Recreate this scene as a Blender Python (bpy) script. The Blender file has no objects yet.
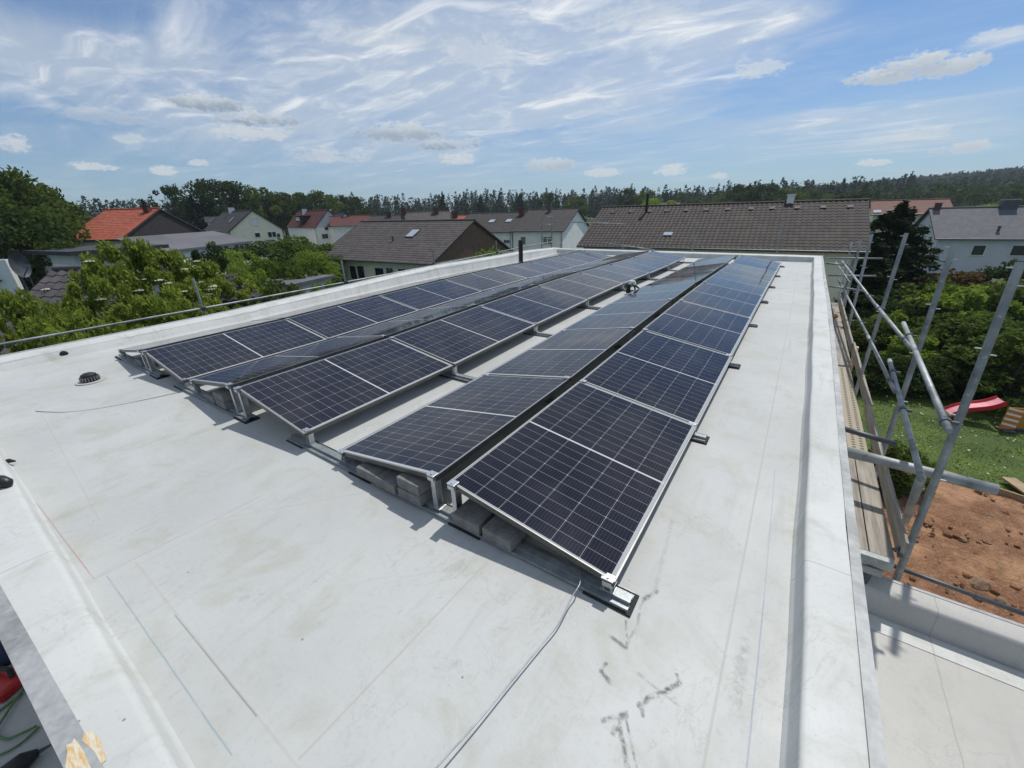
import bpy, math, random
import numpy as np
from mathutils import Vector, Matrix
S = bpy.context.scene
COL = S.collection
random.seed(5)

# ------------------------------------------------------------------ camera
F_PX = 406.84
PITCH, YAW, ROLL = math.radians(23.2), math.radians(-34.826), math.radians(-1.645)
CAM = np.array([1.2114, -1.3962, 1.6208])
def cam_axes():
    ca, sa, cb, sb, cc, sc = math.cos(PITCH), math.sin(PITCH), math.cos(YAW), math.sin(YAW), math.cos(ROLL), math.sin(ROLL)
    f = np.array([sb*ca, cb*ca, -sa]); r = np.array([cb, -sb, 0.]); u = np.cross(r, f)
    return np.array([r*cc+u*sc, -r*sc+u*cc, f])
AX = cam_axes()
cd = bpy.data.cameras.new('camera'); cam = bpy.data.objects.new('camera', cd); COL.objects.link(cam)
cd.sensor_fit = 'HORIZONTAL'; cd.sensor_width = 36; cd.lens = 36*F_PX/1024
cd.clip_start = 0.05; cd.clip_end = 6000
M4 = Matrix.Identity(4)
for i in range(3):
    M4[i][0] = AX[0][i]; M4[i][1] = AX[1][i]; M4[i][2] = -AX[2][i]; M4[i][3] = CAM[i]
cam.matrix_world = M4
S.camera = cam
# survey helpers: where a sight line from the camera meets a plane of the place
def ray(x, y): return AX.T @ np.array([(x-512)/F_PX, -(y-384)/F_PX, 1.])
def onz(x, y, z): r = ray(x, y); return CAM + r*(z-CAM[2])/r[2]
def ony(x, y, Y): r = ray(x, y); return CAM + r*(Y-CAM[1])/r[1]
def onx(x, y, X): r = ray(x, y); return CAM + r*(X-CAM[0])/r[0]
def atd(x, y, D): r = ray(x, y); return CAM + r*D/math.hypot(r[0], r[1])
def onplane(x, y, p, n): r = ray(x, y); return CAM + r*float(np.dot(np.array(p)-CAM, n)/np.dot(r, n))

# ------------------------------------------------------------------ node helpers
class N:
    def __init__(s, tree): s.t = tree; s.n = tree.nodes; s.l = tree.links
    def new(s, typ, **k):
        n = s.n.new(typ)
        for a, b in k.items(): setattr(n, a, b)
        return n
    def set(s, sock, v):
        if isinstance(v, bpy.types.NodeSocket): s.l.new(v, sock)
        elif isinstance(v, (tuple, list)) and sock.type == 'RGBA' and len(v) == 3: sock.default_value = (*v, 1)
        else: sock.default_value = v
    def m(s, op, a, b=0., c=None, clamp=False):
        n = s.new('ShaderNodeMath', operation=op, use_clamp=clamp)
        s.set(n.inputs[0], a); s.set(n.inputs[1], b)
        if c is not None: s.set(n.inputs[2], c)
        return n.outputs[0]
    def v(s, op, a, b=None, sc=None):
        n = s.new('ShaderNodeVectorMath', operation=op); s.set(n.inputs[0], a)
        if b is not None: s.set(n.inputs[1], b)
        if sc is not None: s.set(n.inputs['Scale'], sc)
        return n.outputs['Value'] if op in ('DOT_PRODUCT', 'LENGTH', 'DISTANCE') else n.outputs[0]
    def noise(s, vec, scale, detail=4, rough=.55, dist=0.):
        n = s.new('ShaderNodeTexNoise'); s.set(n.inputs['Vector'], vec); s.set(n.inputs['Scale'], scale)
        n.inputs['Detail'].default_value = detail; n.inputs['Roughness'].default_value = rough; n.inputs['Distortion'].default_value = dist
        return n.outputs['Fac']
    def ss(s, x, a, b, lo=0., hi=1.):
        n = s.new('ShaderNodeMapRange', interpolation_type='SMOOTHSTEP'); s.set(n.inputs[0], x)
        for i, q in zip((1, 2, 3, 4), (a, b, lo, hi)): s.set(n.inputs[i], q)
        return n.outputs[0]
    def mix(s, f, a, b, typ='MIX'):
        n = s.new('ShaderNodeMix', data_type='RGBA', blend_type=typ); s.set(n.inputs[0], f); s.set(n.inputs[6], a); s.set(n.inputs[7], b)
        return n.outputs[2]
    def sep(s, v): n = s.new('ShaderNodeSeparateXYZ'); s.l.new(v, n.inputs[0]); return n.outputs
    def comb(s, x, y, z=0.):
        n = s.new('ShaderNodeCombineXYZ'); s.set(n.inputs[0], x); s.set(n.inputs[1], y); s.set(n.inputs[2], z); return n.outputs[0]

# ------------------------------------------------------------------ sky, sun, exposure
SUN_EL, SUN_AZ = math.radians(61), math.radians(7)
def px_azel(x, y):
    r = ray(x, y); return math.atan2(r[0], r[1]), math.atan2(r[2], math.hypot(r[0], r[1]))
W = bpy.data.worlds.new('World'); S.world = W; W.use_nodes = True
def build_sky():
    g = N(W.node_tree); g.n.clear()
    out = g.new('ShaderNodeOutputWorld'); bg = g.new('ShaderNodeBackground')
    sky = g.new('ShaderNodeTexSky', sky_type='NISHITA'); sky.sun_disc = False
    sky.sun_elevation = SUN_EL; sky.sun_rotation = SUN_AZ; sky.altitude = 300; sky.air_density = 1.0; sky.dust_density = .7; sky.ozone_density = 2.6
    d = g.v('NORMALIZE', g.new('ShaderNodeTexCoord').outputs['Generated'])
    x, y, z = g.sep(d)
    az = g.m('ARCTAN2', x, y)
    el = g.m('ARCSINE', z)
    zc = g.m('MAXIMUM', z, 0.02)
    pl = g.comb(g.m('DIVIDE', x, g.m('ADD', zc, .06)), g.m('DIVIDE', y, g.m('ADD', zc, .06)))
    ae = g.comb(az, el)
    # high thin cloud: streaks along one direction on a flat sheet
    rot = g.new('ShaderNodeMapping'); g.l.new(pl, rot.inputs[0]); rot.inputs['Rotation'].default_value = (0, 0, math.radians(62)); rot.inputs['Scale'].default_value = (.42, 1.0, 1)
    warp = g.noise(pl, .55, 3)
    rv = g.v('ADD', rot.outputs[0], g.v('SCALE', g.comb(warp, g.m('MULTIPLY', warp, .7)), sc=1.2))
    ci = g.noise(rv, 1.1, 9, .6, .35)
    fine = g.noise(rv, 5.5, 7, .66, .5)
    tx = g.m('ADD', g.m('MULTIPLY', ci, .68), g.m('MULTIPLY', fine, .32))
    # broad veils of the sheet, by direction
    veil = None
    def blob(px, py, wx, wy, amp, soft=1.0):
        a0, e0 = px_azel(px, py); aw = abs(px_azel(px+wx, py)[0]-px_azel(px-wx, py)[0])/2; ew = abs(px_azel(px, py-wy)[1]-px_azel(px, py+wy)[1])/2
        dx = g.m('DIVIDE', g.m('SUBTRACT', az, a0), aw); dy = g.m('DIVIDE', g.m('SUBTRACT', el, e0), ew)
        return g.m('MULTIPLY', g.ss(g.m('ADD', g.m('MULTIPLY', dx, dx), g.m('MULTIPLY', dy, dy)), 1.0+soft, 0.0), amp)
    for b in [(560, 45, 230, 75, .36, 1.), (330, 90, 250, 65, .22, 1.), (130, 75, 160, 40, .17, 1.), (480, 150, 420, 40, .14, 1.), (40, 60, 80, 40, .14, 1), (770, 22, 60, 14, .22, 1),
              (830, 130, 130, 22, .15, 1.), (940, 135, 90, 18, .17, 1.), (1000, 40, 36, 8, .3, 1), (640, 110, 80, 20, .12, 1)]:
        q = blob(*b); veil = q if veil is None else g.m('ADD', veil, q)
    veil = g.m('ADD', veil, g.m('ADD', .02, g.ss(el, .36, .62, 0., .30)))
    lump = g.m('MAXIMUM', g.ss(g.noise(rv, 3.2, 8, .62, .6), .44, .70), g.m('MULTIPLY', g.ss(g.noise(g.v('MULTIPLY', ae, (14., 34., 1.)), 1., 6, .6, .3), .50, .74), .55))
    cd_ = g.ss(g.m('ADD', tx, g.m('MULTIPLY', veil, .80)), .47, .90)
    cd_ = g.m('MULTIPLY', cd_, g.m('ADD', .58, g.m('MULTIPLY', lump, .42)))
    # cumulus puffs
    nz = g.noise(g.v('MULTIPLY', ae, (26., 52., 1.)), 1., 8, .62, .3)
    nf = g.noise(g.v('MULTIPLY', ae, (105., 190., 1.)), 1., 6, .65)
    edge = g.m('ADD', g.m('MULTIPLY', g.m('SUBTRACT', nz, .5), 4.2), g.m('MULTIPLY', g.m('SUBTRACT', nf, .5), 2.8))
    cum = None; shade = None
    for (px, py, wx, wy, dens, grey) in [(888, 76, 44, 13, 1.1, .5), (948, 68, 42, 17, 1.1, .5), (915, 66, 46, 16, 1.15, .55), (757, 71, 30, 13, .62, .1), (548, 166, 27, 10, .95, .6), (603, 173, 26, 6, .8, .1), (671, 171, 22, 8, .9, .1),
              (876, 163, 22, 5, .8, .1), (968, 148, 38, 8, .8, .45), (925, 134, 38, 8, .5, .1), (14, 146, 24, 11, .9, .2), (95, 167, 30, 6, .85, .05), (165, 171, 16, 6, .8, 0), (198, 163, 12, 5, .7, 0),
              (128, 139, 16, 7, .6, .1), (205, 105, 46, 12, .9, 1.), (255, 120, 48, 11, .9, 1.), (250, 134, 46, 11, .8, .1), (108, 117, 50, 12, .45, .9), (400, 134, 52, 13, .9, .9), (445, 146, 40, 9, .9, 1.), (458, 160, 22, 8, 1., .1), (330, 158, 44, 9, .7, .25),
              (720, 176, 12, 4, .7, .1), (1005, 34, 34, 9, .6, .1), (372, 40, 60, 14, .35, .1), (478, 55, 50, 22, .35, 0), (630, 20, 70, 16, .3, 0)]:
        a0, e0 = px_azel(px, py); aw = abs(px_azel(px+wx, py)[0]-px_azel(px-wx, py)[0])/2; ew = abs(px_azel(px, py-wy)[1]-px_azel(px, py+wy)[1])/2
        dx = g.m('DIVIDE', g.m('SUBTRACT', az, a0), aw); dyr = g.m('DIVIDE', g.m('SUBTRACT', el, e0), ew)
        # flatter underside
        dy = g.m('MULTIPLY', dyr, g.m('ADD', 1., g.m('MULTIPLY', g.m('LESS_THAN', dyr, 0.), .45)))
        r2 = g.m('ADD', g.m('MULTIPLY', dx, dx), g.m('MULTIPLY', dy, dy))
        k = g.m('MULTIPLY', g.ss(g.m('SUBTRACT', g.m('SUBTRACT', 1.0, r2), g.m('MULTIPLY', edge, -.80)), 0.02, .80), dens, clamp=True)
        k = g.m('MULTIPLY', k, g.ss(r2, 2.6, 1.0))
        sh = g.m('MULTIPLY', g.m('MULTIPLY', k, g.ss(g.m('ADD', dyr, g.m('MULTIPLY', edge, -.35)), .9, -.35)), grey)
        cum = k if cum is None else g.m('MAXIMUM', cum, k); shade = sh if shade is None else g.m('MAXIMUM', shade, sh)
    base = g.mix(1.0, sky.outputs[0], (.58, .84, 1.08), 'MULTIPLY')
    white = g.mix(lump, (6.9, 7.5, 8.0), (9.9, 10.1, 10.2))
    c1 = g.mix(cd_, base, white)
    # pale air near the horizon
    hz = g.ss(el, .20, -.03, 0., .42)
    c1 = g.mix(hz, c1, (4.4, 5.7, 6.8))
    cumc = g.mix(shade, g.mix(nf, (7.0, 7.4, 7.6), (9.6, 9.7, 9.5)), (2.2, 2.9, 3.8))
    c2 = g.mix(g.m('MULTIPLY', cum, .92), c1, cumc)
    g.l.new(c2, bg.inputs[0]); bg.inputs[1].default_value = SKY_STRENGTH
    g.l.new(bg.outputs[0], out.inputs[0])
SKY_STRENGTH = 0.090
build_sky()
sd = bpy.data.lights.new('sun', 'SUN'); sd.energy = 3.55; sd.angle = math.radians(.9); sd.color = (1, .96, .9)
sun = bpy.data.objects.new('sun', sd); COL.objects.link(sun)
sun.rotation_euler = (Vector((math.sin(SUN_AZ)*math.cos(SUN_EL), math.cos(SUN_AZ)*math.cos(SUN_EL), math.sin(SUN_EL)))).to_track_quat('Z', 'Y').to_euler()
S.view_settings.view_transform = 'Standard'; S.view_settings.look = 'None'; S.view_settings.exposure = 0.06; S.view_settings.gamma = 1; S.view_settings.use_curve_mapping = False
S.cycles.max_bounces = 6; S.cycles.transparent_max_bounces = 8; S.cycles.volume_bounces = 0

# ------------------------------------------------------------------ material helpers
def mat(name, color=(.5, .5, .5), rough=.6, metal=0., var=0., vscale=3., bump=0., bscale=40., spec=.5, fn=None, coord='Object'):
    m = bpy.data.materials.new(name); m.use_nodes = True; g = N(m.node_tree)
    b = g.n['Principled BSDF']; b.inputs['Roughness'].default_value = rough; b.inputs['Metallic'].default_value = metal; b.inputs['Specular IOR Level'].default_value = spec
    tc = g.new('ShaderNodeTexCoord').outputs[coord]
    c = (*color, 1)
    if var > 0:
        n1 = g.noise(tc, vscale, 5, .6); n2 = g.noise(tc, vscale*7.3, 3, .6)
        k = g.m('ADD', g.m('MULTIPLY', n1, .65), g.m('MULTIPLY', n2, .35))
        f = g.ss(k, .3, .7)
        g.l.new(g.mix(f, tuple(x*(1-var) for x in color), tuple(min(1, x*(1+var*.6)) for x in color)), b.inputs['Base Color'])
        g.l.new(g.m('ADD', rough-.06, g.m('MULTIPLY', n2, .12)), b.inputs['Roughness'])
    else: b.inputs['Base Color'].default_value = c
    if bump > 0:
        bn = g.new('ShaderNodeBump'); bn.inputs['Strength'].default_value = bump; bn.inputs['Distance'].default_value = .01
        g.l.new(g.noise(tc, bscale, 4), bn.inputs['Height']); g.l.new(bn.outputs[0], b.inputs['Normal'])
    if fn: fn(g, b, tc)
    return m

def leafmat(name, c1, c2, trans=.3):
    m = bpy.data.materials.new(name); m.use_nodes = True; g = N(m.node_tree); b = g.n['Principled BSDF']; out = g.n['Material Output']
    geo = g.new('ShaderNodeNewGeometry'); oi = g.new('ShaderNodeObjectInfo')
    tc = g.new('ShaderNodeTexCoord').outputs['Object']
    f = g.m('ADD', g.m('MULTIPLY', geo.outputs['Random Per Island'], .6), g.m('MULTIPLY', g.noise(tc, .9, 3), .5))
    f = g.m('ADD', f, g.m('MULTIPLY', g.m('SUBTRACT', oi.outputs['Random'], .5), .35), clamp=True)
    col = g.mix(f, c1, c2)
    g.l.new(col, b.inputs['Base Color']); b.inputs['Roughness'].default_value = .75; b.inputs['Specular IOR Level'].default_value = .08
    tr = g.new('ShaderNodeBsdfTranslucent'); g.l.new(g.mix(.5, col, tuple(min(1, x*1.7) for x in c2)), tr.inputs[0])
    mx = g.new('ShaderNodeMixShader'); mx.inputs[0].default_value = trans
    g.l.new(b.outputs[0], mx.inputs[1]); g.l.new(tr.outputs[0], mx.inputs[2]); g.l.new(mx.outputs[0], out.inputs[0])
    return m

# ------------------------------------------------------------------ mesh helpers
class MB:
    def __init__(s): s.v = []; s.f = []; s.uv = []
    def quad(s, a, b, c, d, uv=None):
        n = len(s.v); s.v += [tuple(map(float, p)) for p in (a, b, c, d)]; s.f.append((n, n+1, n+2, n+3)); s.uv.append(uv or [(0, 0), (1, 0), (1, 1), (0, 1)])
    def poly(s, pts):
        n = len(s.v); s.v += [tuple(map(float, p)) for p in pts]; s.f.append(tuple(range(n, n+len(pts)))); s.uv.append([(p[0], p[1]) for p in pts])
    def box(s, lo, hi, M=None):
        x0, y0, z0 = lo; x1, y1, z1 = hi
        P = [(x0, y0, z0), (x1, y0, z0), (x1, y1, z0), (x0, y1, z0), (x0, y0, z1), (x1, y0, z1), (x1, y1, z1), (x0, y1, z1)]
        if M is not None: P = [tuple(M @ Vector(p)) for p in P]
        n = len(s.v); s.v += P
        for q in ((3, 2, 1, 0), (4, 5, 6, 7), (0, 1, 5, 4), (1, 2, 6, 5), (2, 3, 7, 6), (3, 0, 4, 7)):
            s.f.append(tuple(n+i for i in q)); s.uv.append([(P[i][0], P[i][1]+P[i][2]) for i in q])
        return s
    def tube(s, pts, r, seg=10, cap=True):
        pts = [Vector(tuple(map(float, p))) for p in pts]
        rr = r if isinstance(r, (list, tuple)) else [r]*len(pts)
        rings = []; ref = None
        for i, p in enumerate(pts):
            d = (pts[min(i+1, len(pts)-1)]-pts[max(i-1, 0)]).normalized()
            if ref is None: ref = d.orthogonal().normalized()
            ref = (ref - d*ref.dot(d)).normalized(); bi = d.cross(ref)
            n = len(s.v)
            for k in range(seg):
                a = 2*math.pi*k/seg; s.v.append(tuple(p + (ref*math.cos(a)+bi*math.sin(a))*rr[i]))
            rings.append(n)
        for a, b in zip(rings, rings[1:]):
            for k in range(seg):
                k2 = (k+1) % seg; s.f.append((a+k, a+k2, b+k2, b+k)); s.uv.append([(0, 0)]*4)
        if cap:
            s.f.append(tuple(rings[0]+k for k in reversed(range(seg)))); s.uv.append([(0, 0)]*seg)
            s.f.append(tuple(rings[-1]+k for k in range(seg))); s.uv.append([(0, 0)]*seg)
        return s
    def sweep(s, prof, path, close=False):
        """prof: list of (a,b) offsets; path: function i-> (origin, ea, eb)"""
        base = len(s.v); n = len(prof)
        for o, ea, eb in path:
            for a, b in prof: s.v.append(tuple(np.array(o)+np.array(ea)*a+np.array(eb)*b))
        for i in range(len(path)-1):
            for k in range(n if close else n-1):
                k2 = (k+1) % n; A = base+i*n; B = A+n
                s.f.append((A+k, A+k2, B+k2, B+k)); s.uv.append([(0, 0)]*4)
        return s
    def build(s, name, m, parent=None, smooth=False, bevel=0., kind=None):
        me = bpy.data.meshes.new(name); me.from_pydata(s.v, [], s.f)
        uvl = me.uv_layers.new(name='UVMap'); flat = [c for q in s.uv for p in q for c in p]
        if len(flat) == len(uvl.data)*2: uvl.data.foreach_set('uv', flat)
        me.materials.append(m)
        if smooth: me.polygons.foreach_set('use_smooth', [True]*len(me.polygons))
        me.update()
        o = bpy.data.objects.new(name, me); COL.objects.link(o)
        if parent is not None: o.parent = parent
        if bevel > 0:
            w = o.modifiers.new('bevel', 'BEVEL'); w.width = bevel; w.segments = 2; w.limit_method = 'ANGLE'; w.angle_limit = math.radians(40)
        if kind: o['kind'] = kind
        return o
def tag(o, label, cat, group=None):
    o['label'] = label; o['category'] = cat
    if group: o['group'] = group
    return o
def thing(name, label, cat, loc=(0, 0, 0), rz=0., group=None):
    o = bpy.data.objects.new(name, None); COL.objects.link(o); o.location = tuple(map(float, loc)); o.rotation_euler = (0, 0, rz); o.empty_display_size = .2
    return tag(o, label, cat, group)
def copy_tree(root, loc, rz=None, label=None, scale=None):
    kids = [c for c in bpy.data.objects if c.parent == root]
    r = root.copy(); COL.objects.link(r); r.location = tuple(map(float, loc))
    if rz is not None: r.rotation_euler = (0, 0, rz)
    if scale is not None: r.scale = scale if hasattr(scale, '__len__') else (scale,)*3
    if label: r['label'] = label
    for c in kids:
        k = c.copy(); COL.objects.link(k); k.parent = r
        for d in [d for d in bpy.data.objects if d.parent == c]:
            e = d.copy(); COL.objects.link(e); e.parent = k
    return r
def rawmesh(name, V, Fq, m):
    me = bpy.data.meshes.new(name); nv, nf = len(V), len(Fq)
    me.vertices.add(nv); me.vertices.foreach_set('co', V.astype(np.float32).ravel())
    me.loops.add(nf*4); me.loops.foreach_set('vertex_index', Fq.astype(np.int32).ravel())
    me.polygons.add(nf); me.polygons.foreach_set('loop_start', np.arange(0, nf*4, 4, dtype=np.int32)); me.polygons.foreach_set('loop_total', np.full(nf, 4, dtype=np.int32))
    me.materials.append(m); me.update(calc_edges=True); me.validate(); return me
def leafcloud(centers, size, rng, aspect=.6, flat=.0, droop=0.):
    """one small leaf quad per centre"""
    n = len(centers); nrm = rng.normal(size=(n, 3)); nrm[:, 2] = np.abs(nrm[:, 2])+flat; nrm /= np.linalg.norm(nrm, axis=1)[:, None]
    t = rng.normal(size=(n, 3)); t -= nrm*(t*nrm).sum(1)[:, None]; t /= np.linalg.norm(t, axis=1)[:, None]; b = np.cross(nrm, t)
    sz = size*rng.uniform(.6, 1.35, n)[:, None]
    a = t*sz*.5; c = b*sz*.5*aspect
    V = np.stack([centers-a, centers+c-a*.1+nrm*sz*.06, centers+a-nrm*sz*droop, centers-c-a*.1+nrm*sz*.06], 1).reshape(-1, 3)
    return V, np.arange(n*4).reshape(n, 4)

# ------------------------------------------------------------------ materials
def membrane(name, base=(.455, .465, .45), marks=True):
    m = bpy.data.materials.new(name); m.use_nodes = True; g = N(m.node_tree); b = g.n['Principled BSDF']
    P = g.new('ShaderNodeTexCoord').outputs['Object']; x, y, z = g.sep(P)
    P2 = g.comb(x, y)
    big = g.noise(P2, .7, 5, .6); mid = g.noise(P2, 3.1, 6, .65, .6); fine = g.noise(P2, 38., 4, .7); streak = g.noise(g.v('MULTIPLY', P2, (9., 1.4, 1.)), 1., 5, .65, .3)
    c = g.mix(g.ss(big, .35, .65), tuple(v*.93 for v in base), tuple(min(1, v*1.05) for v in base))
    c = g.mix(g.ss(mid, .46, .72, 0., .6), c, (.37, .375, .31))
    c = g.mix(g.ss(streak, .54, .76, 0., .32), c, (.31, .31, .29))
    c = g.mix(g.ss(fine, .52, .76, 0., .22), c, (.24, .24, .23))
    # small dark specks
    vo = g.new('ShaderNodeTexVoronoi'); g.l.new(P2, vo.inputs['Vector']); vo.inputs['Scale'].default_value = 7.; vo.inputs['Randomness'].default_value = 1.
    sp = g.m('MULTIPLY', g.ss(vo.outputs['Distance'], .05, .025), g.m('GREATER_THAN', g.sep(vo.outputs['Color'])[0], .72))
    c = g.mix(g.m('MULTIPLY', sp, .7), c, (.12, .11, .09))
    hgt = g.m('MULTIPLY', mid, .25)
    wob0 = g.m('MULTIPLY', g.m('SUBTRACT', g.noise(P2, 5., 3), .5), .02)
    wob = g.m('ADD', g.m('MULTIPLY', g.m('SUBTRACT', g.noise(P2, 2.2, 4), .5), .03), g.m('MULTIPLY', g.m('SUBTRACT', g.noise(P2, 14., 3), .5), .03))
    def seg(A, B, w, wobble=1.):
        A = Vector((A[0], A[1], 0)); B = Vector((B[0], B[1], 0)); d = B-A
        pw = g.v('ADD', P2, g.comb(g.m('MULTIPLY', wob, wobble), g.m('MULTIPLY', wob, -wobble)))
        pa = g.v('SUBTRACT', pw, tuple(A)); t = g.m('DIVIDE', g.v('DOT_PRODUCT', pa, tuple(d)), d.dot(d), clamp=True)
        return g.v('LENGTH', g.v('SUBTRACT', pa, g.v('SCALE', tuple(d), sc=t)))
    ridge = g.ss(g.m('ABSOLUTE', g.m('SUBTRACT', g.noise(P2, 1.7, 7, .62, 1.2), .5)), .010, .0)
    c = g.mix(g.m('MULTIPLY', ridge, g.ss(g.noise(P2, 1.1, 3), .45, .65, 0., .32)), c, (.26, .26, .24))
    ridge2 = g.ss(g.m('ABSOLUTE', g.m('SUBTRACT', g.noise(g.v('MULTIPLY', P2, (6., 2.2, 1.)), 1.6, 6, .6, 1.), .5)), .012, .0)
    c = g.mix(g.m('MULTIPLY', ridge2, g.ss(g.noise(P2, 2.3, 3), .5, .66, 0., .30)), c, (.22, .22, .21))
    hgt = g.m('ADD', hgt, g.m('MULTIPLY', g.noise(g.v('MULTIPLY', P2, (3., 9., 1.)), 1.3, 4, .6, .6), .35))
    grit = g.ss(g.noise(P2, 95., 3, .75), .60, .74, 0., .35)
    c = g.mix(g.m('MULTIPLY', grit, g.ss(g.noise(P2, 1.9, 4), .42, .62)), c, (.17, .165, .15))
    c = g.mix(g.m('MULTIPLY', g.ss(g.noise(P2, 9.5, 5, .7, .8), .60, .72, 0., .38), g.ss(g.noise(P2, .9, 3), .46, .6)), c, (.25, .25, .235))
    if not marks:
        for q, per, off in ((y, 3.07, .31), (x, 2.6, .2)):
            f_ = g.m('ABSOLUTE', g.m('SUBTRACT', g.m('FRACT', g.m('ADD', g.m('DIVIDE', g.m('ADD', q, wob0), per), off)), .5))
            c = g.mix(g.ss(g.m('MULTIPLY', f_, per), .006, .001, 0., .5), c, (.22, .22, .21)); hgt = g.m('ADD', hgt, g.m('MULTIPLY', g.m('LESS_THAN', g.m('MULTIPLY', f_, per), .05), .12))
    if marks:
        # welded sheet seams
        for A, B, dk in SEAMS:
            dd = seg(A, B, .01, .15)
            c = g.mix(g.ss(dd, .0075, .002, 0., dk), c, (.34, .34, .32))
            c = g.mix(g.ss(dd, .06, .0, 0., .16), c, (.48, .47, .43))
            hgt = g.m('ADD', hgt, g.ss(dd, .012, .0, 0., .12))
        for A, B, w, st in SCUFFS:
            dd = g.m('ADD', seg(A, B, w, .6), g.m('MULTIPLY', g.m('SUBTRACT', fine, .5), w*2.2))
            c = g.mix(g.m('MULTIPLY', g.ss(dd, w*1.5, w*.2, 0., st), g.ss(g.noise(P2, 24., 5, .7), .36, .6, .0, 1.)), c, (.05, .055, .055))
        for A, B, colr, st in LINES:
            dd = seg(A, B, .004, .12)
            c = g.mix(g.m('MULTIPLY', g.ss(dd, .0045, .0012, 0., st), g.ss(mid, .3, .5, .4, 1.)), c, colr)
    g.l.new(c, b.inputs['Base Color']); g.l.new(g.m('ADD', .42, g.m('MULTIPLY', mid, .25)), b.inputs['Roughness']); b.inputs['Specular IOR Level'].default_value = .35
    bn = g.new('ShaderNodeBump'); bn.inputs['Strength'].default_value = .35; bn.inputs['Distance'].default_value = .012
    g.l.new(g.m('ADD', hgt, g.m('ADD', g.m('MULTIPLY', fine, .1), g.m('MULTIPLY', big, .6))), bn.inputs['Height']); g.l.new(bn.outputs[0], b.inputs['Normal'])
    return m
def rp(x, y): p = onz(x, y, -.12); return (p[0], p[1])
SEAMS = [((1.29, -1.4), (1.215, 14.), .75), ((-1.5, -1.2), (.9, -1.2), .3),
         (rp(487, 562), rp(300, 757), .55), (rp(0, 387), rp(116, 365), .5), (rp(18, 434), rp(185, 391), .35),
         ((-6.9, .75-1.1), (-6.2, -.34), .5), ((-1.5, -.81), (-.75, .2-.12), .45), (rp(340, 460), rp(130, 570), .35), (rp(40, 410), rp(100, 520), .3)]
for k in range(5): SEAMS.append(((-6.9+.02*k, 1.6+2.6*k), (1.5, 1.6+2.6*k), .3))
SCUFFS = [(rp(640, 603), rp(657, 591), .010, .75), (rp(640, 605), rp(638, 623), .007, .5), (rp(638, 625), rp(627, 643), .006, .45), (rp(626, 621), rp(627, 646), .006, .55), (rp(610, 635), rp(624, 647), .011, .7),
          (rp(606, 663), rp(601, 671), .008, .6), (rp(601, 671), rp(610, 682), .010, .75), (rp(639, 705), rp(680, 683), .010, .95), (rp(680, 683), rp(677, 675), .007, .6), (rp(639, 674), rp(676, 704), .007, .4),
          (rp(604, 721), rp(626, 714), .011, .8), (rp(618, 724), rp(613, 733), .010, .8), (rp(619, 724), rp(628, 768), .009, .75), (rp(626, 720), rp(637, 768), .005, .7), (rp(642, 708), rp(643, 716), .008, .7),
          (rp(655, 590), rp(672, 520), .012, .22), (rp(745, 640), rp(738, 700), .02, .3), (rp(60, 600), rp(80, 640), .05, .18), (rp(718, 350), rp(712, 362), .02, .25)]
LINES = [(rp(25, 488), rp(94, 579), (.36, .15, .13), .5), (rp(94, 579), rp(260, 497), (.36, .18, .16), .55), (rp(107, 576), rp(231, 754), (.18, .28, .33), .55), (rp(764, 600), rp(747, 768), (.16, .22, .36), .5),
         (rp(775, 470), rp(764, 600), (.16, .22, .36), .35), (rp(175, 615), rp(256, 715), (.2, .2, .19), .6), (rp(35, 412), rp(62, 413), (.12, .12, .11), .8), (rp(62, 413), rp(100, 409), (.12, .12, .11), .8), (rp(100, 409), rp(182, 392), (.12, .12, .11), .8)]
M_ROOF = membrane('roof_membrane'); M_ROOF2 = membrane('parapet_membrane', (.53, .54, .52), False)
M_ROOF3 = membrane('lower_membrane', (.44, .43, .40), False)
M_TRIM = mat('sheet_metal_trim', (.36, .37, .365), .6, .25, .35, 4., .15, 30.)
M_ALU = mat('aluminium', (.55, .56, .56), .38, .8, .25, 12.)
M_FRAMES = mat('dark_anodised_frame', (.12, .12, .115), .42, .85, .2, 8.)
M_ALU2 = mat('frame_lip_aluminium', (.30, .31, .30), .5, .6, .1, 8.)
M_STEEL = mat('galvanised_steel', (.34, .37, .375), .5, .6, .32, 9., .1, 60.)
def scaf_fn(g, b, tc):
    n1 = g.noise(tc, 3., 5, .6); n2 = g.noise(tc, 30., 4, .7)
    c = g.mix(g.ss(n1, .35, .65), (.19, .21, .205), (.36, .38, .37)); c = g.mix(g.ss(n2, .60, .70, 0., .75), c, (.55, .55, .52)); c = g.mix(g.ss(g.noise(tc, 11., 4), .60, .72, 0., .6), c, (.12, .10, .08)); g.l.new(c, b.inputs['Base Color'])
M_SCAF = mat('galvanised_tube', rough=.55, metal=.3, fn=scaf_fn)
M_SCAFD = mat('dark_steel', (.10, .11, .12), .5, .5, .3, 6.)
M_RUBBER = mat('rubber', (.018, .018, .018), .8, 0, .3, 20.)
M_BLACK = mat('black_plastic', (.012, .012, .013), .45)
M_WHITE = mat('white_plastic', (.75, .75, .73), .45)
M_CONC = mat('concrete_block', (.20, .195, .18), .9, 0, .4, 14., .6, 90.)
M_RENDER_W = mat('white_render', (.88, .87, .83), .85, 0, .12, 1.2, .2, 30.)
M_RENDER_C = mat('cream_render', (.80, .76, .56), .85, 0, .12, 1.2, .2, 30.)
M_RENDER_G = mat('grey_blue_render', (.60, .60, .61), .85, 0, .08, 1.2, .2, 30.)
M_BROWNW = mat('brown_cladding', (.15, .088, .055), .7, 0, .3, 3.)
M_DARKW = mat('dark_cladding', (.035, .027, .026), .7, 0, .3, 3.)
M_FRAME = mat('window_frame', (.75, .75, .73), .5)
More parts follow.
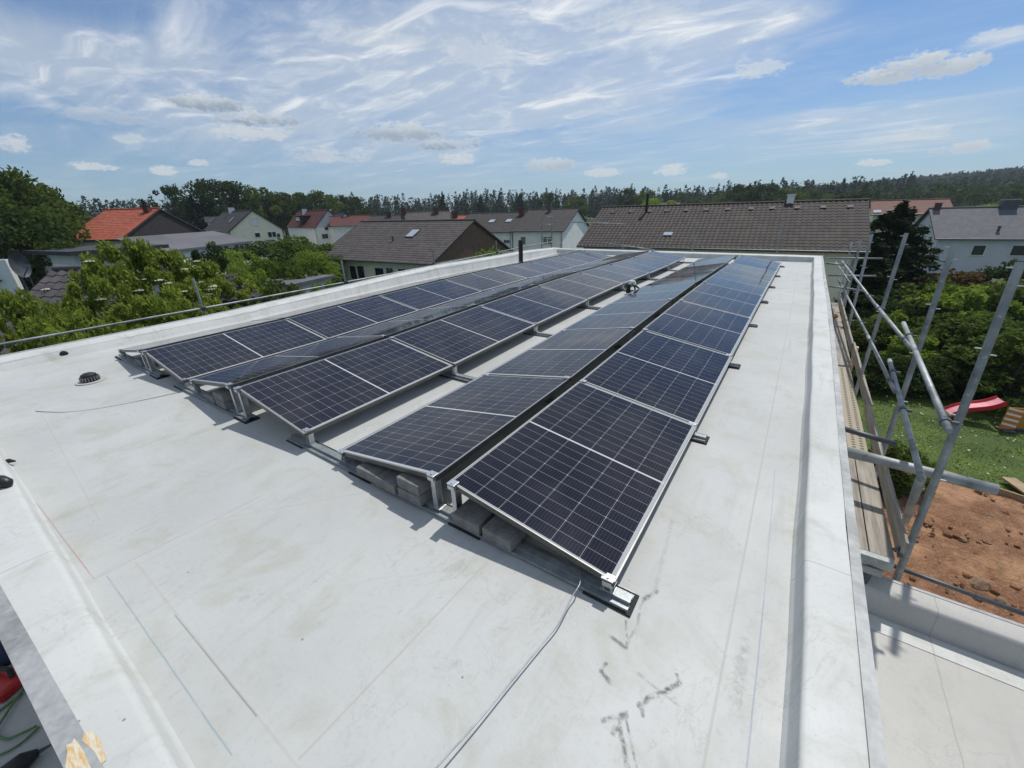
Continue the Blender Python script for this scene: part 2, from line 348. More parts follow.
M_WOODF = mat('dark_window_frame', (.06, .045, .035), .6)
M_GLASS = mat('window_glass', (.02, .025, .03), .05, 0, spec=.8)
M_BRICK = mat('chimney_brick', (.10, .035, .025), .85, 0, .4, 6.)
M_SOIL = None
def wood_fn(g, b, tc):
    w = g.noise(g.v('MULTIPLY', tc, (22., 1.2, 22.)), 1.5, 5, .6)
    g.l.new(g.mix(g.ss(w, .3, .7), (.20, .18, .15), (.37, .34, .29)), b.inputs['Base Color'])
M_PLANK = mat('weathered_planks', rough=.85, fn=wood_fn)
M_TIMBER = mat('fresh_timber', (.50, .34, .17), .75, 0, .25, 8.)
M_OSB = mat('orange_stain', (.45, .24, .06), .8, 0, .5, 30.)

def pv_fn(g, b, tc):
    uv = g.new('ShaderNodeUVMap').outputs[0]; u, v, _ = g.sep(uv)      # u: metres along the panel, v: metres across
    Lp, Wp = 1.719, 1.002
    def cells(c, n, total, gapc=0.):
        p = total/n; t = g.m('DIVIDE', c, p); fr = g.m('FRACT', t)
        return g.m('MULTIPLY', g.m('MINIMUM', fr, g.m('SUBTRACT', 1., fr)), p)
    half = (Lp-.012-.014)/2
    uu = g.m('SUBTRACT', g.m('ABSOLUTE', g.m('SUBTRACT', u, Lp/2)), .007)   # mirrored halves
    du = cells(uu, 10, half); vv = g.m('SUBTRACT', v, .004); dv = cells(vv, 6, Wp-.008)
    lu = g.ss(du, .0011, .0004); lv = g.ss(dv, .0013, .0005)
    # chamfered corners: every second line
    t2 = g.m('DIVIDE', uu, half/10); par = g.m('MODULO', g.m('ROUND', t2), 2.)
    dia = g.m('MULTIPLY', g.ss(g.m('ADD', du, dv), .0065, .0048), g.m('LESS_THAN', par, .5))
    mid = g.m('LESS_THAN', g.m('ABSOLUTE', g.m('SUBTRACT', u, Lp/2)), .0068)
    bord = g.m('MAXIMUM', g.m('GREATER_THAN', uu, half), g.m('MAXIMUM', g.m('LESS_THAN', vv, 0.), g.m('GREATER_THAN', vv, Wp-.008)))
    line = g.m('MAXIMUM', g.m('MAXIMUM', lu, lv), g.m('MAXIMUM', dia, g.m('MAXIMUM', mid, bord)))
    # thin bus wires run along the panel's length
    fr = g.m('FRACT', g.m('DIVIDE', vv, (Wp-.008)/54)); bus = g.ss(g.m('ABSOLUTE', g.m('SUBTRACT', fr, .5)), .085, .03, 0., .38)
    # per-cell tint
    ci = g.m('FLOOR', g.m('DIVIDE', u, Lp/20)); cj = g.m('FLOOR', g.m('DIVIDE', vv, (Wp-.008)/6))
    oi = g.new('ShaderNodeObjectInfo').outputs['Random']
    wn = g.new('ShaderNodeTexWhiteNoise', noise_dimensions='3D'); g.l.new(g.comb(ci, cj, g.m('MULTIPLY', oi, 50.)), wn.inputs['Vector'])
    cell = g.mix(g.m('ADD', g.m('MULTIPLY', wn.outputs['Value'], .5), g.m('MULTIPLY', oi, .5)), (.004, .0048, .013), (.008, .0094, .023))
    cell = g.mix(bus, cell, (.085, .09, .10))
    c = g.mix(line, cell, (.38, .39, .40)); c = g.mix(mid, c, (.5, .5, .5))
    dust = g.noise(tc, 2.3, 6, .65, .5)
    c = g.mix(g.ss(dust, .35, .8, .012, .06), c, (.42, .40, .36))
    g.l.new(c, b.inputs['Base Color'])
    g.l.new(g.ss(dust, .3, .8, .035, .13), b.inputs['Roughness']); b.inputs['IOR'].default_value = 1.30
    bn = g.new('ShaderNodeBump'); bn.inputs['Strength'].default_value = .05; bn.inputs['Distance'].default_value = .02
    g.l.new(g.noise(tc, 1.6, 2), bn.inputs['Height']); g.l.new(bn.outputs[0], b.inputs['Normal'])
M_PV = mat('solar_glass', fn=pv_fn)

def tile_mat(name, c1, c2, moss=(.10, .095, .05)):
    def fn(g, b, tc):
        uv = g.new('ShaderNodeUVMap').outputs[0]; u, v, _ = g.sep(uv)
        wn = g.new('ShaderNodeTexWhiteNoise', noise_dimensions='2D'); g.l.new(g.comb(g.m('FLOOR', g.m('DIVIDE', u, .3)), g.m('FLOOR', g.m('DIVIDE', v, .34))), wn.inputs['Vector'])
        c = g.mix(wn.outputs['Value'], c1, c2)
        c = g.mix(g.ss(g.noise(uv, .8, 5, .65), .52, .75, 0., .45), c, moss)
        c = g.mix(g.ss(g.noise(uv, 9., 4, .65), .55, .75, 0., .35), c, tuple(min(1, q*1.9) for q in c2))
        g.l.new(c, b.inputs['Base Color']); b.inputs['Roughness'].default_value = .8
    return mat(name, fn=fn)
T_BROWN = tile_mat('brown_grey_tiles', (.026, .019, .016), (.050, .038, .033))
T_GREYB = tile_mat('weathered_tiles', (.055, .045, .042), (.092, .078, .072))
T_RED = tile_mat('red_tiles', (.27, .060, .030), (.38, .095, .05), (.25, .08, .05))
T_RBROWN = tile_mat('red_brown_tiles', (.075, .020, .017), (.12, .034, .027), (.08, .04, .03))
T_DARK = tile_mat('dark_tiles', (.028, .023, .021), (.046, .040, .037), (.06, .06, .05))
T_GREY = tile_mat('grey_slate_tiles', (.085, .088, .10), (.115, .118, .13), (.13, .13, .12))
T_ANTH = tile_mat('anthracite_tiles', (.025, .026, .032), (.045, .046, .055), (.05, .05, .05))

L_ELDER = leafmat('elder_leaves', (.060, .090, .012), (.27, .33, .06), .45)
L_BROAD = leafmat('broadleaf_leaves', (.030, .055, .010), (.11, .155, .03), .35)
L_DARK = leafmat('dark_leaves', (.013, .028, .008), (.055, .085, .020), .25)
L_CONIF = leafmat('conifer_needles', (.006, .016, .006), (.026, .046, .014), .12)
L_PINE = leafmat('spruce_needles', (.010, .022, .012), (.034, .055, .026), .1)
L_LIME = leafmat('light_green_leaves', (.060, .105, .012), (.22, .30, .045), .35)
L_RUST = leafmat('rusty_shrub_leaves', (.040, .032, .012), (.13, .085, .030), .25)
L_YEL = leafmat('yellow_flowers', (.40, .33, .02), (.65, .55, .05), .3)
L_FLOW = leafmat('white_flowers', (.55, .56, .42), (.80, .80, .66), .3)
M_BARK = mat('bark', (.09, .07, .05), .9, 0, .4, 8.)
M_BARKP = mat('pale_bark', (.22, .20, .17), .9, 0, .3, 8.)

# ------------------------------------------------------------------ the roof we stand on
RZ = -.12
ZK = [0, .005, .051, .087, .099, .075, .059, .079]
JY = 1.775
def roofz(y): return RZ + float(np.interp(y/JY, range(8), ZK))
GZ = -6.3
bld = thing('flat_roof_building', 'new white building with flat membrane roof carrying the solar panels, underfoot', 'building', (0, 0, GZ))
def bpart(mb, name, m, **k):
    mb.v = [(x, y, z-GZ) for x, y, z in mb.v]; return mb.build(name, m, bld, **k)
ys = sorted(set([-1.47, -1.37, -1.0, 0]+[JY*k for k in range(8)]+[13.0, 13.86]+list(np.linspace(-1.3, 13.8, 30))))
xs = list(np.linspace(-6.97, 1.505, 30))
rd = MB()
for j in range(len(ys)-1):
    for i in range(len(xs)-1):
        P = [(xs[i], ys[j]), (xs[i+1], ys[j]), (xs[i+1], ys[j+1]), (xs[i], ys[j+1])]
        w = lambda p: (p[0], p[1], roofz(p[1]) + .003*math.sin(p[0]*2.3+p[1]*1.1) + .003*math.sin(p[1]*1.7-p[0]))
        rd.quad(*[w(p) for p in P])
# keep roof object coordinates equal to world x,y (bld at x=y=0)
bpart(rd, 'roof_deck', M_ROOF, smooth=True)
ypath = list(np.linspace(-1.45, 14.15, 40))
def rough_edge(i, s): return .004*math.sin(i*1.7+s)+.003*math.sin(i*.53+s*2)
mb = MB(); mb.sweep([(0, -.01), (.003, .003), (.012, .012), (.018, .03), (.026, .136), (.028, .146), (.033, .152), (.042, .154), (.05, .155), (.12, .158), (.203, .157)],
         [((1.495+rough_edge(i, 1), y, roofz(y)+rough_edge(i, 5)*.4), (1, 0, 0), (0, 0, 1)) for i, y in enumerate(ypath)])
bpart(mb, 'parapet', M_ROOF2, smooth=True)
mb = MB(); mb.sweep([(0, -.02), (0, .163), (.044, .160), (.046, .05), (.045, .05)], [((1.695, y, roofz(y)), (1, 0, 0), (0, 0, 1)) for y in np.linspace(-1.5, 14.18, 20)])
bpart(mb, 'edge_trim', M_TRIM)
xpath = list(np.linspace(-7.25, 1.6, 30))
mb = MB(); mb.sweep([(-.025, -.008), (-.040, .008), (-.046, .02), (-.058, .090), (-.064, .104), (-.075, .111), (-.09, .114), (-.20, .116)],
         [((x, -1.37+rough_edge(i, 2)*.5, RZ), (0, 1, 0), (0, 0, 1)) for i, x in enumerate(xpath)])
mb.v = [(x, y+(.05*(x+.32) if y < -1.5 else 0.), z) for x, y, z in mb.v]
bpart(mb, 'parapet', M_ROOF2, smooth=True)
mb = MB(); mb.sweep([(0, -.02), (0, .119), (-.07, .115), (-.075, -.4)], [((x, -1.565+.05*(x+.32), RZ), (0, 1, 0), (0, 0, 1)) for x in (-7.4, -4, -1, 1.74)])
bpart(mb, 'edge_trim', M_TRIM)
hts = lambda y: float(np.interp(y, [-1.5, 1.3, 4.2, 7, 11.5, 13.8, 14.3], [.13, .15, .18, .255, .27, .19, .17]))
mb = MB()
path = [((-6.95+rough_edge(i, 3), y, roofz(y)), (1, 0, 0), (0, 0, 1)) for i, y in enumerate(ypath)]
base = len(mb.v); prof = [(0.0, -.01), (-.03, .02), (-.07, .75), (-.11, .97), (-.14, 1.0), (-.34, 1.0)]
for (o, ea, eb), y in zip(path, ypath):
    for a, b in prof: mb.v.append((o[0]+a, o[1], o[2]+(b*hts(y) if b > .03 else b)))
for i in range(len(ypath)-1):
    for k in range(len(prof)-1):
        A = i*len(prof); B = A+len(prof); mb.f.append((A+k+1, A+k, B+k, B+k+1)); mb.uv.append([(0, 0)]*4)
bpart(mb, 'parapet', M_ROOF2, smooth=True)
mb = MB()
for a, b in zip(ypath, ypath[1:]):
    for (x0, z0), (x1, z1) in [((-7.285, .0), (-7.285, 1.03)), ((-7.285, 1.03), (-7.35, 1.03)), ((-7.35, 1.03), (-7.352, -1.))]:
        mb.quad((x0, a, roofz(a)+z0*hts(a)), (x0, b, roofz(b)+z0*hts(b)), (x1, b, roofz(b)+z1*hts(b)), (x1, a, roofz(a)+z1*hts(a)))
bpart(mb, 'edge_trim', M_TRIM)
mb = MB(); mb.sweep([(0, -.01), (.02, .02), (.05, .13), (.08, .155), (.32, .16)], [((x, 13.83+rough_edge(i, 4), roofz(14)), (0, 1, 0), (0, 0, 1)) for i, x in enumerate(xpath)])
bpart(mb, 'parapet', M_ROOF2, smooth=True)
mb = MB(); mb.sweep([(0, 0), (0, .165), (.06, .163), (.062, -.3)], [((x, 14.145, roofz(14)), (0, 1, 0), (0, 0, 1)) for x in (-7.35, -3, 1.78)])
bpart(mb, 'edge_trim', M_TRIM)
mb = MB(); z0, z1 = GZ, RZ-.06
for (a, b) in [((-7.33, -1.55), (1.76, -1.55)), ((1.76, -1.55), (1.76, 14.17)), ((1.76, 14.17), (-7.33, 14.17)), ((-7.33, 14.17), (-7.33, -1.55))]:
    mb.quad((a[0], a[1], z0), (b[0], b[1], z0), (b[0], b[1], z1), (a[0], a[1], z1))
bpart(mb, 'wall', M_RENDER_W)
# torn patch with fresh OSB showing at the near edge
# lower flat roof to the right
ext = thing('flat_roof_extension', 'lower flat roof extension with pale membrane below the right edge', 'building', (1.78, -4, GZ))
EZ = -1.36
def epart(mb, name, m, **k):
    mb.v = [(x-1.78, y+4, z-GZ) for x, y, z in mb.v]; return mb.build(name, m, ext, **k)
YO = float(onz(866, 572, -1.15)[1])+.0; YI = YO-.20
mb = MB(); mb.quad((1.78, -6, EZ), (9, -6, EZ), (9, YI, EZ), (1.78, YI, EZ)); epart(mb, 'roof_deck', M_ROOF3)
mb = MB(); mb.sweep([(0, -.0), (.005, .02), (.02, .16), (.035, .195), (.05, .205), (.19, .21)], [((x, YI-.0+rough_edge(i, 7), EZ), (0, 1, 0), (0, 0, 1)) for i, x in enumerate(np.linspace(1.78, 9, 26))])
epart(mb, 'parapet', M_ROOF3, smooth=True)
mb = MB(); mb.sweep([(0, 0), (0, .214), (.03, .212), (.032, .0)], [((x, YO-.012, EZ), (0, 1, 0), (0, 0, 1)) for x in (1.78, 5, 9)]); epart(mb, 'edge_trim', M_TRIM)
mb = MB(); mb.box((1.78, -6, GZ), (9, YO-.02, EZ-.03)); epart(mb, 'wall', M_RENDER_W)
# membrane overlap strip on the lower roof
mb = MB(); mb.poly([(1.79, YI-.02, EZ+.004), (1.79, YI-.17, EZ+.004), (9, YI-.17, EZ+.004), (9, YI-.02, EZ+.004)]); epart(mb, 'seam_strip', M_ROOF2)
# lower terrace in front of the near edge
ter = thing('lower_terrace', 'grey lower roof terrace beside the near roof edge, with tools lying on it', 'terrace', (-3, -4, GZ))
mb = MB(); mb.box((-8, -9, GZ), (1.7, -1.60, -1.05)); mb.v = [(x+3, y+4, z-GZ) for x, y, z in mb.v]; mb.build('terrace_floor', M_ROOF3, ter)

# ------------------------------------------------------------------ solar panels
PL, PW, TH, TILT = 1.755, 1.038, .035, math.radians(9.31)
# prototype panel: local x = downhill direction (0 at the high edge), y = along the row, top surface at z=0
proto = thing('solar_panel', 'x', 'solar panel', (0, 0, 0))
fr = MB(); fw = .011; lw = .0075
fr.box((0, 0, -TH), (fw, PL, 0)); fr.box((PW-fw, 0, -TH), (PW, PL, 0)); fr.box((fw, 0, -TH), (PW-fw, fw, 0)); fr.box((fw, PL-fw, -TH), (PW-fw, PL, 0))
fr.box((fw, fw, -TH), (fw+.02, PL-fw, -TH+.002)); fr.box((PW-fw-.02, fw, -TH), (PW-fw, PL-fw, -TH+.002))
fr.v = [(x, y, z if z < -.001 else -.0022) for x, y, z in fr.v]
fo = fr.build('frame', M_FRAMES, proto)
fl = MB(); fl.box((0, 0, -.0022), (lw, PL, 0)); fl.box((PW-lw, 0, -.0022), (PW, PL, 0)); fl.box((lw, 0, -.0022), (PW-lw, lw, 0)); fl.box((lw, PL-lw, -.0022), (PW-lw, PL, 0)); fl.build('frame_lip', M_ALU2, proto)
gl = MB(); a = fw; z = -.0012
gl.quad((a, PL-a, z), (a, a, z), (PW-a, a, z), (PW-a, PL-a, z), uv=[(PL-2*a, 0), (0, 0), (0, PW-2*a), (PL-2*a, PW-2*a)])
go = gl.build('glass', M_PV, proto)
bs = MB(); bs.quad((a, a, z-.005), (a, PL-a, z-.005), (PW-a, PL-a, z-.005), (PW-a, a, z-.005)); bs.box((.1, PL/2-.03, z-.02), (.16, PL/2+.03, z-.0055)); bso = bs.build('backsheet', M_WHITE, proto)
XH = dict(A=-5.2178, B=-5.1136, C=-2.8681, D=-2.7639, E=-.3324, F=-.2282)
Y0 = dict(A=-.058, B=-.058, C=-.037, D=-.037, E=0., F=0.)
ZR = dict(A=.002, B=.002, C=.047, D=.047, E=0., F=0.)
ROWN = dict(A='leftmost row beside the left parapet', B='second row from left', C='third row from left, seen flat',
            D='row just left of the white roof gap', E='row just right of the white roof gap', F='rightmost row')
ORD = ['nearest', 'second nearest', 'third nearest', 'middle', 'fifth nearest', 'second farthest', 'farthest']
HZ = PW*math.sin(TILT); CX = PW*math.cos(TILT)
first = True
for row in 'ABCDEF':
    s = 1 if row in 'BDF' else -1
    for k in range(7):
        y0 = Y0[row]+k*JY; za, zb = ZK[k]+ZR[row], ZK[k+1]+ZR[row]
        jt = random.uniform(-.003, .003)
        hi = Vector((XH[row], y0, HZ+za+jt)); 
        ex = Vector((s*math.cos(TILT), 0, -math.sin(TILT))).normalized()
        ey = Vector((0, PL, zb-za)).normalized(); 
        ey = (ey-ex*ey.dot(ex)).normalized(); ez = ex.cross(ey)
        if s < 0: # keep a right-handed frame: run y backwards
            ey = -ey; ez = ex.cross(ey); hi = hi - ey*PL
        Mx = Matrix(((ex.x, ey.x, ez.x, hi.x), (ex.y, ey.y, ez.y, hi.y), (ex.z, ey.z, ez.z, hi.z), (0, 0, 0, 1)))
        lab = '%s dark solar panel in the %s' % (ORD[k], ROWN[row])
        if first: o = proto; first = False
        else: o = copy_tree(proto, (0, 0, 0))
        o.matrix_world = Mx; o['label'] = lab; o['group'] = 'solar panels on the flat roof'

# ------------------------------------------------------------------ mounting rails
def rail_thing(x0, x1, y, z, rows, label, front):
    """base rail along X with feet, uprights and clamps; rows: list of (kind, x, row) """
    t = thing('mounting_rail', label, 'mounting rail', (x0, y, z+RZ), 0, 'galvanised mounting rails under the panels')
    L = x1-x0; w = .055
    c = MB(); prof = [(-w, .028), (-w, .012), (-w+.008, .012), (-w+.008, .016), (-.018, .016), (-.018, .036), (-.006, .036), (-.006, .020), (.006, .020), (.006, .036), (.018, .036), (.018, .016), (w-.008, .016), (w-.008, .012), (w, .012), (w, .028), (w-.004, .028), (w-.004, .020), (.022, .020), (.022, .040), (-.022, .040), (-.022, .020), (-w+.004, .020), (-w+.004, .028)]
    c.sweep(prof, [((x, 0, 0), (0, 1, 0), (0, 0, 1)) for x in (0, L)], close=True)
    c.build('channel', M_STEEL, t)
    feet = sorted(set([.12] + [round(L*i/3., 2) for i in range(1, 3)] + [L-.09])) if L > 1.8 else [.10, L-.09]
    for fx in feet:
        p = MB(); p.box((fx-.13, -.066, 0.0), (fx+.11, .066, .0115)); p.build('rubber_pad', M_RUBBER, t, bevel=.002)
    for kind, x, row in rows:
        lx = x-x0; zz = -RZ+ZR[row] - (0)
        s = 1 if row in 'BDF' else -1
        if kind == 'high':
            u = MB(); zt = HZ+zz-TH-.004
            X = lx+s*.03
            u.box((X-.016, -.026, .036), (X+.016, -.022, zt)); u.box((X-.016, .022, .036), (X+.016, .026, zt)); u.box((X-.018, -.026, .036), (X-.014, .026, zt)); 
            u.box((X-.03, -.03, zt), (X+.03, .03, zt+.004)); u.box((X-.035, -.032, .036), (X+.035, .032, .042))
            u.build('upright', M_ALU, t, bevel=.001)
            k = MB(); ys_ = -.012 if not front else -.030
            k.box((X-.025, ys_-.014, zt+.004), (X+.025, ys_+.010, zt+.030)); k.box((X-.028, ys_-.016, zt+TH+.004), (X+.028, ys_+.034, zt+TH+.010)); k.tube([(X, ys_, zt+.02), (X, ys_, zt+TH+.018)], .006, 8)
            k.build('clamp', M_ALU, t, bevel=.001)
        else:
            X = lx-s*.035; u = MB(); zt = zz-TH-.002
            u.box((X-.035, -.024, .040), (X+.035, .024, .046)); u.box((X-.02, -.022, .046), (X-.014, .022, zt)); u.box((X+.014, -.022, .046), (X+.02, .022, zt)); u.box((X-.03, -.022, zt), (X+.034, .022, zt+.004))
            u.build('low_bracket', M_ALU, t, bevel=.001)
            k = MB(); ys_ = -.012 if not front else -.022
            k.box((X-.022, ys_-.014, zt+.0), (X+.022, ys_+.006, zt+.03)); k.box((X-.03, ys_-.014, zt+TH+.004), (X+.03, ys_+.03, zt+TH+.010)); k.tube([(X, ys_, zt+.01), (X, ys_, zt+TH+.016)], .006, 8)
            k.build('clamp', M_ALU, t, bevel=.001)
    return t
BN = ['under the left pair of rows', 'under the middle pair of rows', 'under the right rows, crossing the gap']
for k in range(8):
    yy = JY*k - .01 + (.03 if k == 0 else 0) - (.03 if k == 7 else 0)
    for bi, (x0, x1, ra, rb) in enumerate([(-6.37, -4.82, 'A', 'B'), (-4.34, -2.70, 'C', 'D'), (-2.05, .875, 'E', 'F')]):
        y = yy+Y0[ra]; z = ZK[k]
        if bi == 0: rows = [('low', -5.2178-CX, 'A'), ('high', -5.2178, 'A'), ('high', -5.1136, 'B')]
        if bi == 1: rows = [('low', -5.1136+CX, 'B'), ('low', -2.8681-CX, 'C'), ('high', -2.8681, 'C'), ('high', -2.7639, 'D')]
        if bi == 2: rows = [('low', -2.7639+CX, 'D'), ('low', -.3324-CX, 'E'), ('high', -.3324, 'E'), ('high', -.2282, 'F'), ('low', -.2282+CX, 'F')]
        nm = ['nearest', 'second nearest', 'third nearest', 'fourth nearest', 'fifth nearest', 'sixth nearest', 'second farthest', 'farthest'][k]
        rail_thing(x0, x1, y, z, rows, '%s steel base rail %s' % (nm, BN[bi]), k == 0)
# low edge of row F has its rail end covered by a black end pad
# ballast: concrete pavers on the rails
def block(x, y, z, rz, label):
    t = MB(); t.box((-.10, -.10, 0), (.10, .10, .075)); 
    o = t.build('concrete_paver', M_CONC, bevel=.006); o.location = (x, y, z); o.rotation_euler = (0, 0, rz)
    return tag(o, label, 'paver', 'concrete pavers weighing down the rails')
b0 = RZ+.036
block(-.98, .045, b0, .02, 'leftmost grey paver on the front rail under the fifth panel row'); block(-.775, .04, b0, -.01, 'second grey paver from the left on the front rail under the fifth panel row')
block(-.55, .045, b0, .015, 'lower paver of the stacked pair left of the silver uprights'); block(-.552, .05, b0+.077, -.01, 'upper paver of the stacked pair left of the silver uprights')
block(-.085, .05, b0, .01, 'grey paver just right of the silver uprights under the rightmost row'); block(.14, .05, b0, -.03, 'rightmost grey paver on the front rail under the rightmost row')
block(-3.18, .03, b0, 0, 'lower paver under the apex of the middle pair of rows'); block(-3.18, .03, b0+.077, .03, 'upper paver under the apex of the middle pair of rows')
block(-3.42, .03, b0, 0, 'paver left of the pair under the middle rows'); block(-5.5, .03, b0, 0, 'paver under the front of the leftmost pair of rows')

# wire lying on the roof
mb = MB(); P3 = [tuple(onz(x_, y_, RZ+h_)) for x_, y_, h_ in [(428, 778, .05), (437, 767, .048), (480, 719, .036), (510, 683, .03), (543, 643, .03), (559, 623, .035), (572, 597, .055), (580, 583, .07)]] + [(.60, .03, RZ+.05)]
from mathutils.geometry import interpolate_bezier
def smooth_path(P, n=6):
    P = [Vector(tuple(map(float, p))) for p in P]; out = []
    for i in range(len(P)-1):
        p0, p1, p2, p3 = P[max(i-1, 0)], P[i], P[i+1], P[min(i+2, len(P)-1)]
        for k in range(n):
            t = k/n; out.append(.5*((2*p1)+(-p0+p2)*t+(2*p0-5*p1+4*p2-p3)*t*t+(-p0+3*p1-3*p2+p3)*t**3))
    return out+[P[-1]]
mb.tube(smooth_path(P3), .0032, 8); tag(mb.build('lightning_wire', M_STEEL, smooth=True), 'thin bare aluminium wire running from the front rail towards the viewer', 'wire')
mb = MB(); mb.tube(smooth_path([(*rp(36, 411.5), RZ+.004), (*rp(65, 412.5), RZ+.004), (*rp(100, 408.5), RZ+.003), (*rp(140, 401), RZ+.004), (*rp(186, 391), RZ+.012), (*rp(197, 386), RZ+.03)]), .003, 6)
tag(mb.build('cable', M_STEEL, smooth=True), 'thin grey cable curving from the middle rows over the left of the roof', 'cable')

# roof vent hat
vx, vy = rp(91, 381)
vt = thing('roof_vent', 'black slotted roof vent on a pale round flange, left of the panels', 'roof vent', (vx, vy, RZ)); vt.scale = (.82, .82, 1.)
mb = MB(); mb.tube([(0, 0, 0), (0, 0, .008)], [.17, .165], 24); mb.build('flange', M_ROOF3, vt, smooth=False)
mb = MB(); mb.tube([(0, 0, .008), (0, 0, .05), (0, 0, .085), (0, 0, .10)], [.105, .10, .085, .05], 20); mb.build('hood', M_BLACK, vt)
mb = MB()
for k in range(20):
    a = k*2*math.pi/20; mb.box((-.004, -.004, .018), (.004, .012, .06), Matrix.Rotation(a, 4, 'Z') @ Matrix.Translation((0, .098, 0)))
mb.build('grille', mat('vent_grey', (.25, .25, .25), .6), vt)
# overflow outlet in the left parapet
p = onx(64, 354, -7.01)
ot = thing('overflow_outlet', 'round black overflow outlet in the left parapet', 'outlet', (-7.005, p[1], p[2]))
mb = MB(); mb.tube([(-.02, 0, 0), (.012, 0, 0)], .045, 20); mb.build('outlet_ring', M_BLACK, ot)
mb = MB(); mb.tube([(.012, 0, 0), (.02, 0, 0)], [.045, .03], 20); mb.build('outlet_lip', M_RUBBER, ot)
# vent pipe behind the panels
pp = ony(521, 268, 10.2); 
PX, PY = -6.62, float(onx(521, 268, -6.62)[1])
pt_ = thing('vent_pipe', 'upright black vent pipe standing behind the left panel rows', 'pipe', (PX, PY, roofz(PY)))
ztop = float(onx(521, 240, PX)[2])-roofz(PY)
mb = MB(); mb.tube([(0, 0, 0), (0, 0, ztop)], .075, 18); mb.build('pipe_body', M_BLACK, pt_, smooth=False)
mb = MB(); mb.tube([(0, 0, 0), (0, 0, .05), (0, 0, .06)], [.12, .085, .08], 18); mb.build('pipe_collar', M_ROOF3, pt_)
# cordless cutter with legs standing in the white gap
tx_, ty_ = rp(630, 299)
ct = thing('hand_tool', 'small black hand tool with white cap standing in the white gap between the rows', 'tool', (tx_, ty_, roofz(ty_)))
mb = MB(); mb.tube([(-.05, 0, .02), (-.05, 0, .20)], [.045, .04], 12); mb.build('tool_body', M_BLACK, ct)
mb = MB(); mb.tube([(-.04, 0, .20), (0.0, 0, .25), (.05, .0, .25), (.08, 0, .19)], [.03, .035, .035, .03], 10); mb.build('tool_cap', M_WHITE, ct)
for a in (0, 1):
    mb = MB(); mb.tube([(.05, 0, .20), (.11+.07*a, -.05+.1*a, .10), (.10+.12*a, -.03+.06*a, .0)], [.022, .016, .012], 8); mb.build('leg', M_BLACK, ct)
# black glove/strap on the near parapet
gx, gy = onz(2, 487, RZ+.11)[:2]
mb = MB(); pts = []
mb.tube([(-.10, .0, .03), (-.05, 0, .035), (0, .01, .035), (.05, .01, .03), (.075, .01, .015)], [.03, .045, .042, .034, .012], 12)
o = mb.build('black_handle', M_BLACK, smooth=True); o.location = (gx, gy, RZ+.112); o.rotation_euler = (0, 0, .4); tag(o, 'black rounded tool handle lying on the near parapet at the left picture edge', 'tool')
gx, gy = onz(10, 463, RZ+.02)[:2]
mb = MB(); mb.tube([(-.05, 0, .006), (.0, 0, .01), (.05, 0, .006)], [.006, .018, .006], 10); o = mb.build('rubber_scrap', M_RUBBER, smooth=True); o.location = (gx, gy, RZ+.03); o.rotation_euler = (0, 0, .6); tag(o, 'dark scrap of rubber on the roof by the near parapet', 'scrap')
# bare wood splinters at the near edge
c = onz(88, 752, RZ+.116)
pw = MB(); zt_ = RZ+.1195
for poly in ([(65, 768), (67, 752), (66, 745), (72, 743), (74, 738), (79, 744), (84, 752), (88, 762), (94, 775), (66, 778)], [(82, 741), (84, 733), (92, 731), (99, 738), (103, 748), (106, 760), (101, 764), (95, 752), (88, 746)]):
    P_ = [tuple(onz(px_, py_, zt_)) for px_, py_ in poly]; n_ = len(pw.v); m_ = len(P_)
    pw.v += P_ + [(x, y, z-.003) for x, y, z in P_]; pw.f.append(tuple(range(n_, n_+m_))); pw.uv.append([(0, 0)]*m_)
    for k in range(m_): pw.f.append((n_+k, n_+m_+k, n_+m_+(k+1) % m_, n_+(k+1) % m_)); pw.uv.append([(0, 0)]*4)
def osb_fn(g, b, tc):
    n1 = g.noise(g.v('MULTIPLY', tc, (12., 50., 1.)), 1.5, 6, .7, .5); g.l.new(g.mix(g.ss(n1, .35, .62), (.55, .34, .12), (.60, .57, .46)), b.inputs['Base Color'])
tag(pw.build('wood_stain', mat('raw_wood_stain', rough=.85, fn=osb_fn)), 'yellowish raw wood showing at the near roof edge, bottom left', 'wood patch')

# tools on the lower terrace (bottom left)
tz = -1.05
def onter(x, y): p = onz(x, y, tz); return float(p[0]), float(p[1])
x, y = onter(6, 686)
t = thing('red_pliers_case', 'red tool case with black grip on the lower terrace at the left edge', 'tool case', (x, y, tz), .5)
mb = MB(); mb.box((-.14, -.10, 0), (.12, .08, .07)); mb.build('case_body', mat('red_plastic', (.45, .02, .015), .4), t, bevel=.02)
mb = MB(); mb.tube([(-.06, .02, .07), (-.05, .03, .12), (.05, .03, .12), (.06, .02, .07)], .014, 8); mb.build('handle', M_BLACK, t)
x, y = onter(2, 660)
t = thing('dark_cloth_bag', 'crumpled dark blue and white bag beside the red tool case', 'bag', (x, y, tz), .2)
mb = MB(); mb.tube([(-.12, 0, .02), (-.05, .02, .06), (.04, 0, .05), (.1, .02, .02)], [.03, .07, .06, .03], 10); mb.build('bag_body', mat('navy_cloth', (.03, .04, .08), .9), t, smooth=True)
mb = MB(); mb.tube([(-.1, -.08, .02), (0, -.09, .035), (.1, -.07, .02)], [.02, .04, .02], 9); mb.build('bag_lining', M_WHITE, t, smooth=True)
M_GREENC = mat('green_cable', (.10, .19, .06), .5)
mb = MB(); pts = [onter(*q) for q in [(-14, 722), (0, 712), (12, 703), (23, 694)]]; mb.tube(smooth_path([(*p, tz+.012) for p in pts]), .007, 7)
tag(mb.build('green_cable', M_GREENC, smooth=True), 'uppermost green cable crossing the lower terrace', 'cable', 'green cables on the lower terrace')
